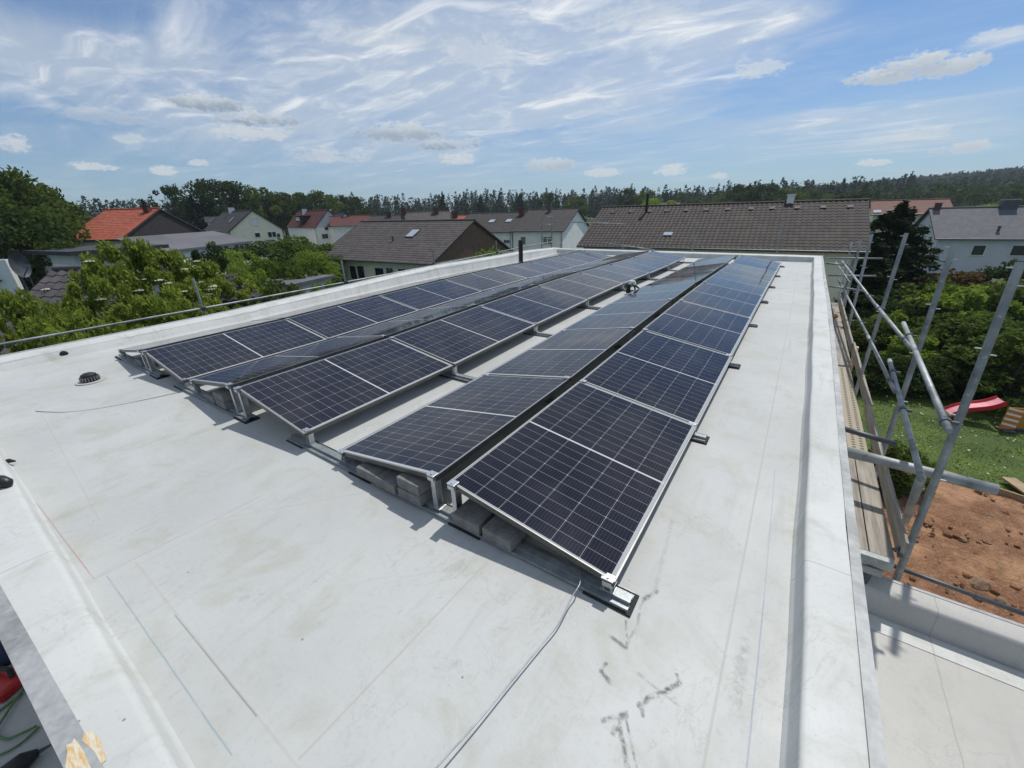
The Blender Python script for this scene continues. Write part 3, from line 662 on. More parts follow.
mb = MB(); pts = [onter(*q) for q in [(26, 690), (15, 705), (2, 725), (-3, 735), (8, 741), (22, 736), (38, 728)]]; mb.tube(smooth_path([(*p, tz+.02) for p in pts]), .007, 7)
tag(mb.build('green_cable', M_GREENC, smooth=True), 'looped green cable on the lower terrace', 'cable', 'green cables on the lower terrace')
mb = MB(); pts = [onter(*q) for q in [(-5, 758), (10, 752), (25, 742), (40, 728)]]; mb.tube(smooth_path([(*p, tz+.012) for p in pts]), .006, 7)
tag(mb.build('green_cable', M_GREENC, smooth=True), 'lowest green cable on the lower terrace', 'cable', 'green cables on the lower terrace')
x, y = onter(34, 762)
t = thing('cordless_drill', 'black cordless tool with pointed tip on the lower terrace, bottom left', 'tool', (x, y, tz), 0)
mb = MB(); mb.tube([(0, -.14, .04), (0, -.02, .05), (0, .03, .04)], [.05, .045, .02], 12); mb.build('tool_body', M_BLACK, t, smooth=True)
mb = MB(); mb.tube([(0, .03, .04), (0, .075, .03)], [.012, .006], 8); mb.build('bit', M_SCAFD, t)

# ------------------------------------------------------------------ railing of the scaffold on the left and far side
def coupler(mb, p, r=.035):
    x, y, z = map(float, p); mb.box((x-r, y-r, z-.03), (x+r, y+r, z+.03)); mb.tube([(x-r*1.5, y, z), (x+r*1.5, y, z)], .009, 6)
def post(x, y, z0, z1, label, r=.024, m=None, group=None, spig=True, face=None):
    t = thing('scaffold_post', label, 'scaffold post', (x, y, z0), 0, group)
    mb = MB(); mb.tube([(0, 0, 0), (0, 0, z1-z0)], r, 12); mb.build('tube', m or M_SCAF, t, smooth=False)
    if spig:
        mb = MB()
        for dz in face or (.05, .55, 1.05):
            zz = z1-z0-dz
            sd_ = -1 if int(round(dz*20)) % 2 else 1
            mb.box((min(sd_*.02, sd_*.10), -.010, zz-.006), (max(sd_*.02, sd_*.10), .010, zz+.006))
        mb.build('wedge_head', M_ALU, t)
    return t
GL = 'posts of the scaffold railing along the left roof edge'
for y, lab in [(1.56, 'nearest railing post on the left roof edge, in front of the elder bush'), (4.61, 'second railing post on the left, before the cream house wall'),
               (7.68, 'third railing post on the left, at the corner of the brown gable roof'), (10.83, 'fourth railing post on the left, before the brown gable')]:
    post(-7.8, y, GZ, .62, lab, .021, group=GL, spig=False)
mb = MB(); mb.tube(smooth_path([(-7.8, -3, .09), (-7.79, -.8, .08), (-7.8, 2.52, .09), (-7.8, 5.6, .12), (-7.8, 8.65, .17), (-7.8, 12.0, .26), (-7.8, 14.9, .30)], 3), .019, 10)
rt = thing('guard_rail_tube', 'long grey guard rail tube running along the left roof edge', 'rail tube', (0, 0, 0)); mb.build('tube', M_SCAF, rt, smooth=True)
for y, z in ((1.56, .085), (4.61, .11), (7.68, .155), (10.83, .23)): mb = MB(); coupler(mb, (-7.77, y, z)); mb.build('coupler', M_SCAFD, rt)
GF = 'posts of the scaffold behind the far roof edge'
post(-8.37, 15, GZ, 1.30, 'left upright of the ladder frame behind the far left roof corner', .03, group=GF, spig=False)
post(-7.88, 15, GZ, 1.34, 'right upright of the ladder frame behind the far left roof corner', .03, group=GF, spig=False)
post(-4.68, 15, GZ, .99, 'thin post carrying the end of the far guard rail', .02, group=GF, spig=False)
post(-2.10, 15, GZ, 1.08, 'thin post before the middle of the large tiled roof', .02, group=GF, spig=False)
post(.53, 15, GZ, 1.06, 'thin post with white tape before the right part of the large tiled roof', .02, group=GF, spig=False)
mb = MB(); mb.tube([(-8.4, 15, .98), (-7.85, 15, .98)], .02, 8); mb.tube([(-8.4, 15, 1.30), (-7.85, 15, 1.30)], .018, 8); mb.tube([(-8.4, 15, .4), (-7.85, 15, .4)], .018, 8)
tag(mb.build('ladder_rungs', M_SCAF, smooth=True), 'short cross tubes between the two uprights at the far left corner', 'cross tubes')
mb = MB(); mb.tube([(-7.8, 15, 1.12), (-4.66, 15, .99)], .018, 8); tag(mb.build('guard_rail_tube', M_SCAF, smooth=True), 'guard rail tube behind the far left roof corner', 'rail tube')
a = onz(604, 244, .16); 
mb = MB(); q0 = ony(604, 243, 14.9); q1 = ony(655, 250, 13.9); mb.tube([tuple(q0), tuple(q1)], .02, 8); tag(mb.build('loose_tube', M_SCAF, smooth=True), 'loose tube leaning over the far parapet', 'tube')

# ------------------------------------------------------------------ scaffold at the right
GR = 'tall scaffold posts outside the right roof edge'
def rpost(px, py, X, label, r=.026, low=None):
    p = onx(px, py, X); q = onx(low[0], low[1], X); d = (q-p)/(p[2]-q[2]); e = p+d*(p[2]-GZ)
    t = thing('scaffold_post', label, 'scaffold post', tuple(p), 0, GR); mb = MB(); mb.tube([(0, 0, 0), tuple(e-p)], r, 14); mb.build('tube', M_SCAF, t, smooth=False)
    mb = MB()
    for dz, sg in ((.04, -1), (.16, 1), (.62, -1), (.66, 1), (1.15, -1), (1.7, 1)):
        c_ = d*dz; mb.box((min(sg*.02, sg*.062)+c_[0], c_[1]-.006, c_[2]-.004), (max(sg*.02, sg*.062)+c_[0], c_[1]+.006, c_[2]+.004))
    mb.build('wedge_head', M_ALU, t); return p, t
pc, _ = rpost(1021, 262, 2.50, 'nearest and thickest looking scaffold post, leaning across the dirt and lawn', .027, (897, 577))
pb, _ = rpost(955, 243, 2.49, 'second nearest tall scaffold post, ending before the grey house', low=(889, 435))
pa, _ = rpost(906.5, 233, 2.42, 'third tall scaffold post, before the dark conifer', low=(867, 356.6))
pd, _ = rpost(872, 234, 2.36, 'fourth tall scaffold post, at the right end of the large tiled roof', low=(851, 317))
pe, _ = rpost(861, 240, 2.33, 'thin farther scaffold post left of the conifer', .022, (852, 276))
pf, _ = rpost(852, 242, 2.3, 'farthest dark scaffold post before the large tiled roof', .02, (846, 268))
def tube_px(A, B, r, name, label, m=None, z=None, extra=None, cat='scaffold tube'):
    a = onz(A[0], A[1], z[0]) if isinstance(z, tuple) else onz(A[0], A[1], z); b = onz(B[0], B[1], z[1] if isinstance(z, tuple) else z)
    t = thing(name, label, cat, tuple(a), 0)
    mb = MB(); mb.tube([(0, 0, 0), tuple(b-a)], r, 12); mb.build('tube', m or M_SCAF, t, smooth=True)
    d = (b-a)/np.linalg.norm(b-a)
    for f in (extra or (.12, .85)):
        mb = MB(); c_ = (b-a)*f; mb.tube([tuple(c_-d*.03), tuple(c_+d*.03)], r*1.45, 8); mb.box(tuple(c_+np.array([0, -.012, -.012])), tuple(c_+np.array([.07, .012, .012])))
        mb.build('coupler', M_SCAFD, t)
    return t
tube_px((842, 261), (877, 307), .021, 'guard_tube', 'far piece of the upper guard rail beside the conifer', z=.15)
tube_px((876, 305), (911, 348), .021, 'guard_tube', 'middle piece of the upper guard rail above the green shrubs', z=.15)
tube_px((903.5, 323), (949, 431), .024, 'guard_tube', 'near piece of the upper guard rail, ending above the red slide', z=(.17, .14), extra=(.2, .95))
tube_px((838, 279), (868, 336), .020, 'guard_tube', 'far piece of the lower guard rail', z=-.3)
tube_px((868, 336), (895, 392), .021, 'guard_tube', 'middle piece of the lower guard rail with a faint red mark', z=-.3)
tube_px((889.5, 360), (922, 480), .023, 'guard_tube', 'near piece of the lower guard rail above the lawn', z=(-.3, -.32), extra=(.16, .55))
tube_px((836, 262), (850, 283), .015, 'guard_tube', 'short thin tube at the far end of the scaffold', z=-.05)
a = onz(846, 451, -.52); b = onz(997, 490, -.52)
t = thing('transverse_tube', 'thick grey tube sticking out across the scaffold above the dirt', 'scaffold tube', tuple(a)); mb = MB(); mb.tube([(-.1, .0, 0), tuple(b-a)], .044, 16); mb.build('tube', M_STEEL if False else M_SCAF, t, smooth=True)
mb = MB(); mb.tube([tuple((b-a)*.999), tuple((b-a)*1.004)], .037, 16); mb.build('tube_mouth', M_SCAFD, t)
a = onz(843, 427.5, -.5); b = onz(896, 444, -.5)
t = thing('transverse_tube', 'dark tube sticking out just behind the thick grey one', 'scaffold tube', tuple(a)); mb = MB(); mb.tube([(-.1, .0, 0), tuple(b-a)], .026, 14); mb.build('tube', M_SCAFD, t, smooth=True)
for (A, B, zz, lab) in [((826, 258), (883, 258.5), .05, 'upper far cross tube beyond the roof corner'), ((828, 275.5), (876, 276), -.35, 'lower far cross tube beyond the roof corner'), ((828, 286), (865, 291), -.5, 'cross tube resting near the far guard rails'),
                        ((826, 263), (850, 266), -.1, 'thin cross tube between the far posts')]:
    a = ony(*A, 12.6 if zz > -.5 else 10.5); b = ony(*B, 12.6 if zz > -.5 else 10.5)
    mb = MB(); mb.tube([tuple(a), tuple(b)], .022, 10); tag(mb.build('transverse_tube', M_SCAF, smooth=True), lab, 'scaffold tube')
# deck
DZ = -.90
yd = lambda py: float(onz(866, py, DZ)[1])
def planks(y0, y1, n, m, label, name='scaffold_planks', x0=1.80, x1=2.27):
    t = thing(name, label, 'scaffold deck', (x0, y0, DZ-.045)); w = (x1-x0)/n
    for i in range(n):
        mb = MB(); mb.box((i*w+.004, 0, 0), ((i+1)*w-.004, y1-y0, .045+random.uniform(-.002, .002))); mb.build('plank', m, t, bevel=.003)
    return t
planks(2.12, 3.62, 3, M_PLANK, 'near bay of pale wooden scaffold boards beside the thick tube')
def grate_fn(g, b, tc):
    x, y, z = g.sep(tc); fx = g.m('ABSOLUTE', g.m('SUBTRACT', g.m('FRACT', g.m('MULTIPLY', x, 14.)), .5)); fy = g.m('ABSOLUTE', g.m('SUBTRACT', g.m('FRACT', g.m('MULTIPLY', y, 16.)), .5))
    h = g.m('MULTIPLY', g.m('LESS_THAN', fx, .22), g.m('LESS_THAN', fy, .3))
    g.l.new(g.mix(h, (.33, .29, .22), (.10, .085, .06)), b.inputs['Base Color'])
M_GRATE = mat('perforated_deck', rough=.7, metal=.1, fn=grate_fn)
t = thing('perforated_deck', 'perforated metal scaffold deck in the middle bay', 'scaffold deck', (1.80, 3.75, DZ-.03))
mb = MB(); mb.box((0, 0, 0), (.44, 3.0, .03)); mb.build('deck_plate', M_GRATE, t, bevel=.003)
mb = MB(); mb.box((0, -.07, -.03), (.44, -.01, .035)); mb.box((0, 3.0, -.03), (.44, 3.05, .032)); mb.build('end_beam', M_SCAF, t, bevel=.003)
planks(6.9, 9.6, 2, M_PLANK, 'worn wooden boards in the third scaffold bay'); planks(9.7, 12.4, 3, M_PLANK, 'wooden boards at the far end of the scaffold')
GTB = 'toe boards along the scaffold'
for y0, y1, lab in [(2.15, 5.0, 'near toe board standing on edge along the scaffold'), (4.9, 7.9, 'middle toe board of the scaffold'), (7.8, 12.3, 'far toe board of the scaffold')]:
    mb = MB(); mb.box((0, 0, 0), (.030, y1-y0, .155)); o = mb.build('toe_board', M_PLANK, bevel=.003); o.location = (2.28+(.02 if y0 == 4.9 else 0), y0, DZ+.0); tag(o, lab, 'toe board', GTB)
t = thing('scaffold_bracket', 'grey steel bracket under the near end of the scaffold boards', 'bracket', (1.79, 2.06, DZ))
mb = MB(); mb.box((0, -.03, -.06), (.46, .03, .02)); mb.build('beam', M_SCAF, t, bevel=.004)
mb = MB(); mb.box((.0, -.035, -.14), (.42, -.015, -.075)); mb.build('lower_beam', M_SCAF, t, bevel=.004)
mb = MB(); mb.tube([(.36, 0, -.04), (.30, .0, -.6)], .03, 10); mb.build('brace', M_SCAFD, t)
mb = MB(); mb.tube([(.50, .08, .02), (.50, .14, .08), (.46, .1, .05)], .018, 8); mb.build('clamp', M_SCAFD, t)
a = onz(905, 573, -1.5); b = onz(1030, 616, -1.5)
t = thing('transverse_tube', 'dark thin tube running along the outside of the low parapet', 'scaffold tube', tuple(a)); mb = MB(); mb.tube([(-.25, .06, 0), tuple(b-a)], .020, 10); mb.build('tube', M_SCAFD, t, smooth=True)
# short standing stub and slanted inner tube
a = onx(922, 480, 2.33); 
mb = MB(); a = onz(921, 478, -.36); b = onz(905, 522, -1.25); mb.tube([tuple(a), tuple(b)], .03, 12); tag(mb.build('slanted_tube', M_SCAF, smooth=True), 'short slanted tube behind the nearest post, by the toe board end', 'scaffold tube')
mb = MB(); mb.tube([(0, 0, 0), (.02, .05, .01), (.06, .02, 0)], [.03, .06, .03], 9); o = mb.build('orange_scrap', mat('orange_plastic', (.55, .25, .06), .6), smooth=True); q = onz(834, 318, DZ); o.location = (q[0], q[1], DZ+.03); tag(o, 'small orange scrap lying on the scaffold boards', 'scrap')
q = onz(850, 322, -.9)
mb = MB(); mb.box((2.40, 8.3, -3.6), (2.46, 8.42, -.95)); tag(mb.build('timber_prop', M_TIMBER, bevel=.004), 'yellow timber board standing upright behind the toe board', 'timber')

# ------------------------------------------------------------------ ground, hill, far forest
def ground_fn(g, b, tc):
    n = g.noise(tc, .05, 5, .6); n2 = g.noise(tc, 1.1, 6, .65); n3 = g.noise(tc, 9., 4, .7)
    c = g.mix(g.ss(n2, .35, .65), (.026, .048, .010), (.060, .095, .018)); c = g.mix(g.ss(n, .5, .7, 0., .5), c, (.075, .085, .03)); c = g.mix(g.ss(n3, .5, .8, 0., .5), c, (.018, .03, .008))
    g.l.new(c, b.inputs['Base Color']); b.inputs['Roughness'].default_value = .9
M_GROUND = mat('grass_ground', fn=ground_fn, bump=0)
def terr(x, y):
    r = math.hypot(x, y); a = math.atan2(x, y)
    h = 0.
    if r > 260:
        k = min(1., (r-260)/500.); k = k*k*(3-2*k)
        az = math.degrees(a)
        prof = np.interp(az, [-180, -40, -20, -8, 0, 6, 14, 30, 60, 180], [0, 0, 1, 7, 14, 19, 26, 32, 10, 0])
        h = k*prof*min(1.9, r/1000.)
    return h
mb = MB(); radii = [0, 12, 25, 45, 80, 130, 200, 260, 320, 400, 500, 620, 760, 900, 1100, 1300, 1600]; nang = 96
idx = []
for r in radii:
    row = []
    for k in range(nang):
        a = 2*math.pi*k/nang; x, y = r*math.sin(a), r*math.cos(a); mb.v.append((x, y, GZ+terr(x, y)*1)); row.append(len(mb.v)-1)
    idx.append(row)
for i in range(len(radii)-1):
    for k in range(nang):
        k2 = (k+1) % nang; mb.f.append((idx[i][k2], idx[i][k], idx[i+1][k], idx[i+1][k2])); mb.uv.append([(0, 0)]*4)
g_ = mb.build('ground', M_GROUND, kind='structure', smooth=True); g_['label'] = 'green ground and rising hill around the houses'; g_['category'] = 'ground'
# lawn and bare earth in the garden to the right
def soil_fn(g, b, tc):
    n = g.noise(tc, .9, 6, .65, .4); n2 = g.noise(tc, 6., 6, .7, .8); n3 = g.noise(tc, 26., 4, .7)
    c = g.mix(g.ss(n, .35, .65), (.22, .095, .042), (.46, .25, .13)); c = g.mix(g.ss(n2, .52, .72, 0., .75), c, (.08, .045, .02)); c = g.mix(g.ss(n3, .52, .72, 0., .7), c, (.52, .42, .32))
    c = g.mix(g.ss(g.noise(tc, 2.1, 5, .6), .56, .72, 0., .5), c, (.07, .075, .022))
    g.l.new(c, b.inputs['Base Color']); b.inputs['Roughness'].default_value = .95
    bn = g.new('ShaderNodeBump'); bn.inputs['Strength'].default_value = .9; bn.inputs['Distance'].default_value = .12; g.l.new(g.m('ADD', n2, g.m('MULTIPLY', n3, .4)), bn.inputs['Height']); g.l.new(bn.outputs[0], b.inputs['Normal'])
M_SOIL = mat('bare_earth', fn=soil_fn)
def lawn_fn(g, b, tc):
    n = g.noise(tc, .7, 5, .6); n2 = g.noise(tc, 7., 6, .7); n3 = g.noise(tc, 40., 3, .7)
    c = g.mix(g.ss(n, .35, .65), (.040, .075, .008), (.085, .13, .016)); c = g.mix(g.ss(n2, .45, .75, 0., .6), c, (.03, .05, .008)); c = g.mix(g.ss(n3, .62, .78, 0., .35), c, (.3, .3, .18))
    g.l.new(c, b.inputs['Base Color']); b.inputs['Roughness'].default_value = .9
M_LAWN = mat('lawn', fn=lawn_fn)
rng = np.random.default_rng(4)
def sheet(name, lo, hi, z, n, amp, m):
    mb = MB(); V = {}
    for j in range(n+1):
        for i in range(n+1):
            x = lo[0]+(hi[0]-lo[0])*i/n; y = lo[1]+(hi[1]-lo[1])*j/n; V[i, j] = len(mb.v)
            e = min(i, j, n-i, n-j); h = 0 if e == 0 else amp*(math.sin(x*1.9+y*.7)+math.sin(y*2.7-x*1.2)+1.6*rng.random()+1.)*.5
            mb.v.append((x, y, z+h))
    for j in range(n):
        for i in range(n): mb.f.append((V[i, j], V[i+1, j], V[i+1, j+1], V[i, j+1])); mb.uv.append([(0, 0)]*4)
    return mb.build(name, m, kind='structure', smooth=True)
o = sheet('lawn', (2.2, 13.9), (24, 27.5), GZ+.03, 24, .03, M_LAWN)
o = sheet('bare_ground', (1.9, 2.6), (22, 14.4), GZ+.06, 90, .07, M_SOIL)
# stones and clods on the bare earth
import bmesh
def rock_mesh(seed, r, sub=2):
    q = random.Random(seed); bm = bmesh.new(); bmesh.ops.create_icosphere(bm, subdivisions=sub, radius=r)
    pl = [(Vector((q.gauss(0, 1), q.gauss(0, 1), q.gauss(0, 1))).normalized(), r*q.uniform(.55, .85)) for _ in range(9)]
    for v in bm.verts:
        for n_, d_ in pl:
            e = v.co.dot(n_)-d_
            if e > 0: v.co -= n_*e
        v.co.z *= .7
    mb = MB(); mb.v = [tuple(v.co) for v in bm.verts]; mb.f = [tuple(v.index for v in f.verts) for f in bm.faces]; mb.uv = [[(0, 0)]*len(f) for f in mb.f]; bm.free(); return mb
M_ROCK = mat('clay_rock', (.24, .16, .10), .95, 0, .4, 8., .5, 30.)
rp_ = [(980, 585, .26, 'large brown boulder half sunk in the earth'), (935, 508, .12, 'pale stone near the timber edge on the earth'), (962, 540, .14, 'stone in the middle of the bare earth'), (915, 540, .10, 'small stone behind the nearest scaffold post'),
       (990, 520, .16, 'clod of earth below the thick tube end'), (948, 560, .1, 'small clod left of the boulder'), (1012, 560, .18, 'stone at the right picture edge on the earth'), (1000, 600, .13, 'small stone beside the dark thin tube')]
for i, (px, py, r, lab) in enumerate(rp_):
    p = onz(px, py, GZ+.1); o = rock_mesh(i, r*.8).build('stone', M_ROCK); o.location = tuple(p); o.rotation_euler = (0, 0, i); tag(o, lab, 'stone', 'stones on the bare earth')
cl = MB(); qr = random.Random(9)
for k in range(900):
    x_, y_ = qr.uniform(2.6, 14), qr.uniform(3, 14.3); a_ = rock_mesh(1000+k, qr.choice([.03, .04, .05, .07, .1])*qr.uniform(.7, 1.3), 1); n_ = len(cl.v)
    cl.v += [(x+x_, y+y_, z+GZ+.13) for x, y, z in a_.v]; cl.f += [tuple(i+n_ for i in f) for f in a_.f]; cl.uv += a_.uv
o = cl.build('rubble', M_SOIL, kind='stuff'); o['label'] = 'clods and rubble strewn over the bare earth'; o['category'] = 'rubble'
# grass blades on the lawn
n = 60000; c = np.stack([rng.uniform(2.4, 23, n), rng.uniform(14.3, 27, n), np.full(n, GZ+.07)], 1); V, Fq = leafcloud(c, .075, rng, .25)
V[:, 2] = np.clip(V[:, 2], GZ+.02, GZ+.2)
o = bpy.data.objects.new('lawn_grass', rawmesh('lawn_grass', V, Fq, leafmat('grass_blades', (.035, .06, .008), (.12, .17, .02), .3))); COL.objects.link(o); o['kind'] = 'stuff'; o['label'] = 'short uneven grass of the garden lawn'; o['category'] = 'grass'
nd = 200; c = np.stack([rng.uniform(5, 16, nd), rng.uniform(14.8, 21, nd), np.full(nd, GZ+.13)], 1); V, Fq = leafcloud(c, .06, rng, 1., flat=3.)
o = bpy.data.objects.new('daisies', rawmesh('daisies', V, Fq, L_FLOW)); COL.objects.link(o); o['kind'] = 'stuff'; o['label'] = 'tiny white daisies scattered in the lawn'; o['category'] = 'flowers'

# ------------------------------------------------------------------ houses
def tiled_slope(P0, U, V, Lu, Lv, uoff=0., course=.34, colw=.30, amp=.05, step=.02, cols=True, clip=None):
    """tiled roof slope: P0 lower corner, U along the eave, V up the slope; courses overlap, columns are waved"""
    mb = MB(); Nn = np.cross(U, V); Nn /= np.linalg.norm(Nn)
    if Nn[2] < 0: Nn = -Nn
    nu = max(1, int(round(Lu/colw))); sub = 4 if cols else 1
    us = np.linspace(0, Lu, nu*sub+1); nv = max(1, int(round(Lv/course))); P0 = np.array(P0, float)
    for j in range(nv):
        v0, v1 = Lv*j/nv, Lv*(j+1)/nv; n0 = len(mb.v)
        for (v, lift) in ((v0, 0.), (v0, step), (v1, 0.0)):
            for i, u in enumerate(us):
                w = amp*(.5+.5*math.cos(2*math.pi*(i % sub)/sub)) if cols else 0.
                mb.v.append(tuple(P0+U*u+V*v+Nn*(lift+w)))
        m_ = len(us)
        for a in range(2):
            for i in range(m_-1):
                A = n0+a*m_+i; mb.f.append((A, A+1, A+1+m_, A+m_)); vv = (v0, v0) if a == 0 else (v0+.01, v1-.01)
                mb.uv.append([(us[i]+uoff, vv[0]), (us[i+1]+uoff, vv[0]), (us[i+1]+uoff, vv[1]), (us[i]+uoff, vv[1])])
    return mb
class House:
    """local x along the ridge from E0 to E1, local y away from the near eave"""
    def __init__(s, name, label, x, y, phi, L, w, ze, zr, scale=1., step=.02, wall=M_RENDER_W, gable=None, tiles=T_BROWN, over=.45, vo=.35, cols=True, group=None, trim=M_DARKW, cat='house', near_gable_only=False):
        P = CAM+(np.array([x, y, ze])-CAM)*scale; s.ze = float(P[2]); s.zr = CAM[2]+(zr-CAM[2])*scale; s.L = L*scale; s.w = w*scale
        if s.L < 0: s.L = -s.L
        s.P = np.array([P[0], P[1], GZ]); ph = math.radians(phi); s.u = np.array([math.cos(ph), math.sin(ph), 0]); s.v = np.array([-math.sin(ph), math.cos(ph), 0])
        s.t = thing(name, label, cat, tuple(s.P), ph, group)
        he, hr, L_, w_ = s.ze-GZ, s.zr-GZ, s.L, s.w; s.he, s.hr = he, hr; s.over = over; s.vo = vo
        sl = (hr-he)/(w_/2); s.slope = sl
        y0, y1, x0, x1 = over, w_-over, vo, L_-vo; zw = he+over*sl-.12
        s.y0, s.y1, s.x0, s.x1 = y0, y1, x0, x1
        mb = MB(); mb.quad((x0, y0, 0), (x1, y0, 0), (x1, y0, zw), (x0, y0, zw)); mb.quad((x1, y1, 0), (x0, y1, 0), (x0, y1, zw), (x1, y1, zw))
        zt = hr-.14-.0
        gm = gable or wall
        if gable is None:
            mb.poly([(x1, y0, 0), (x1, y1, 0), (x1, y1, zw), (x1, w_/2, zt), (x1, y0, zw)]); mb.poly([(x0, y1, 0), (x0, y0, 0), (x0, y0, zw), (x0, w_/2, zt), (x0, y1, zw)])
        else:
            mb.quad((x1, y0, 0), (x1, y1, 0), (x1, y1, zw-.05), (x1, y0, zw-.05)); mb.quad((x0, y1, 0), (x0, y0, 0), (x0, y0, zw-.05), (x0, y1, zw-.05))
        mb.build('wall', wall, s.t)
        if gable is not None:
            for xx, sg in ((x1, 1), (x0, -1)):
                g2 = MB(); g2.poly([(xx+sg*.05, y0-.02, zw-.08), (xx+sg*.05, y1+.02, zw-.08), (xx+sg*.05, w_/2, zt+.03)][::sg]); g2.poly([(xx, y0-.02, zw-.08), (xx+sg*.05, y0-.02, zw-.08), (xx+sg*.05, y1+.02, zw-.08), (xx, y1+.02, zw-.08)]); g2.build('gable', gable, s.t)
        # roof: two slopes with thickness
        Lv = math.hypot(w_/2, hr-he); Va = np.array([0, w_/2, hr-he])/Lv; Vb = np.array([0, -w_/2, hr-he])/Lv; U = np.array([1., 0, 0])
        a = tiled_slope((0, 0, he), U, Va, L_, Lv, cols=cols, step=step); b = tiled_slope((L_, w_, he), -U, Vb, L_, Lv, cols=cols, uoff=50, step=step)
        n = len(a.v); a.v += b.v; a.f += [tuple(q+n for q in f) for f in b.f]; a.uv += b.uv
        s.roof = a.build('roof', tiles, s.t)
        th = .13
        r = MB()
        r.quad((0, 0, he-th), (0, 0, he-.004), (L_, 0, he-.004), (L_, 0, he-th)); r.quad((0, w_, he-th), (L_, w_, he-th), (L_, w_, he-.004), (0, w_, he-.004))
        for xx, sg in ((0, -1), (L_, 1)):
            for (ya, yb) in ((0, w_/2), (w_, w_/2)):
                r.quad((xx+sg*.01, ya, he-th), (xx+sg*.01, yb, hr-th), (xx+sg*.01, yb, hr+.03), (xx+sg*.01, ya, he+.03))
        for (ya, yb) in ((0, w_/2), (w_, w_/2)): r.quad((0, ya, he-th), (L_, ya, he-th), (L_, yb, hr-th), (0, yb, hr-th))
        r.build('fascia', trim, s.t)
        rc = MB(); rc.tube([(-.02, w_/2, hr+.02), (L_+.02, w_/2, hr+.02)], .10, 8); rc.build('ridge_cap', tiles, s.t)
        gt = MB(); gt.tube([(0, -.07, he-.05), (L_, -.07, he-.05)], .065, 8); gt.build('gutter', M_SCAFD, s.t)
        dp = MB(); dp.tube([(x1-.2, -.07, he-.08), (x1-.2, y0-.07, he-.45), (x1-.2, y0-.07, 0)], .05, 8); dp.build('downpipe', M_SCAF, s.t)
    def loc(s, p): q = np.array(p)-s.P; return np.array([q@s.u, q@s.v, q[2]])
    def win(s, box, side='front', pane=M_GLASS, frame=M_FRAME, split=1, depth=.05, name='window', blind=None):
        """window given by its picture box on one of the walls"""
        if side == 'front': p0 = s.P+s.v*s.y0; n = s.v; ax = 0
        elif side == 'right': p0 = s.P+s.u*(s.x1+(.06 if False else 0)); n = s.u; ax = 1
        elif side == 'left': p0 = s.P+s.u*s.x0; n = s.u; ax = 1
        xa, ya, xb, yb = box; A = s.loc(onplane(xa, (ya+yb)/2, p0, n)); B = s.loc(onplane(xb, (ya+yb)/2, p0, n)); C_ = s.loc(onplane((xa+xb)/2, ya, p0, n)); D_ = s.loc(onplane((xa+xb)/2, yb, p0, n))
        lo, hi = sorted((A[ax], B[ax])); z0, z1 = sorted((C_[2], D_[2])); return s.winl(lo, hi, z0, z1, side, pane, frame, split, depth, name)
    def winl(s, lo, hi, z0, z1, side, pane=M_GLASS, frame=M_FRAME, split=1, depth=.05, name='window'):
        f = MB(); fw = min(.07, (hi-lo)*.12)
        def bx(mb, a0, a1, b0, b1, d0, d1):
            if side == 'front': mb.box((a0, s.y0-d1, b0), (a1, s.y0-d0, b1))
            elif side == 'right': mb.box((s.x1+d0, a0, b0), (s.x1+d1, a1, b1))
            else: mb.box((s.x0-d1, a0, b0), (s.x0-d0, a1, b1))
        bx(f, lo-fw, hi+fw, z1, z1+fw, .003, depth+.03); bx(f, lo-fw, hi+fw, z0-fw, z0, .003, depth+.06); bx(f, lo-fw, lo, z0, z1, .003, depth+.03); bx(f, hi, hi+fw, z0, z1, .003, depth+.03)
        for k in range(1, split): m = lo+(hi-lo)*k/split; bx(f, m-fw/2, m+fw/2, z0, z1, .003, depth+.02)
        fo = f.build(name, frame, s.t); p = MB(); bx(p, lo, hi, z0, z1, .004, .02); p.build('pane', pane, fo); return fo
    def roofpt(s, px, py, side='front'):
        nrm = np.array([0, -s.slope, 1.]) if side == 'front' else np.array([0, s.slope, 1.])
        nw = s.u*nrm[0]+s.v*nrm[1]+np.array([0, 0, nrm[2]]); p0 = s.P+np.array([0, 0, s.he]) + (0 if side == 'front' else s.v*s.w)
        return s.loc(onplane(px, py, p0, nw))
    def skylight(s, px, py, w=.8, h=1.1, side='front', m=None):
        q = s.roofpt(px, py, side); sg = 1 if side == 'front' else -1; ang = math.atan(s.slope)*sg
        Mx = Matrix.Translation(tuple(q)) @ Matrix.Rotation(ang, 4, 'X')
        f = MB(); f.box((-w/2, -h/2, -.02), (w/2, h/2, .10), Mx); fo = f.build('skylight', M_SCAFD, s.t); p = MB(); p.box((-w/2+.06, -h/2+.06, .102), (w/2-.06, h/2-.06, .112), Mx); p.build('pane', m or M_SKYL, fo)
    def stack(s, px, py, wx, wy, h, m=M_BRICK, cap=M_SCAFD, pots=0, side='front', name='chimney'):
        q = s.roofpt(px, py, side); zb = q[2]-.5
        f = MB(); f.box((q[0]-wx/2, q[1]-wy/2, zb), (q[0]+wx/2, q[1]+wy/2, q[2]+h)); fo = f.build(name, m, s.roof); fo.parent = s.roof
        c = MB(); c.box((q[0]-wx/2-.06, q[1]-wy/2-.06, q[2]+h), (q[0]+wx/2+.06, q[1]+wy/2+.06, q[2]+h+.07)); c.build('cap', cap, fo) if False else c.build('chimney_cap', cap, s.roof)
    def pipe(s, px, py, r, h, m=M_SCAFD, side='front', name='flue_pipe'):
        q = s.roofpt(px, py, side); f = MB(); f.tube([(q[0], q[1], q[2]-.2), (q[0], q[1], q[2]+h)], r, 10); f.tube([(q[0], q[1], q[2]+h), (q[0], q[1], q[2]+h+.06)], r*1.5, 10); f.build(name, m, s.roof)
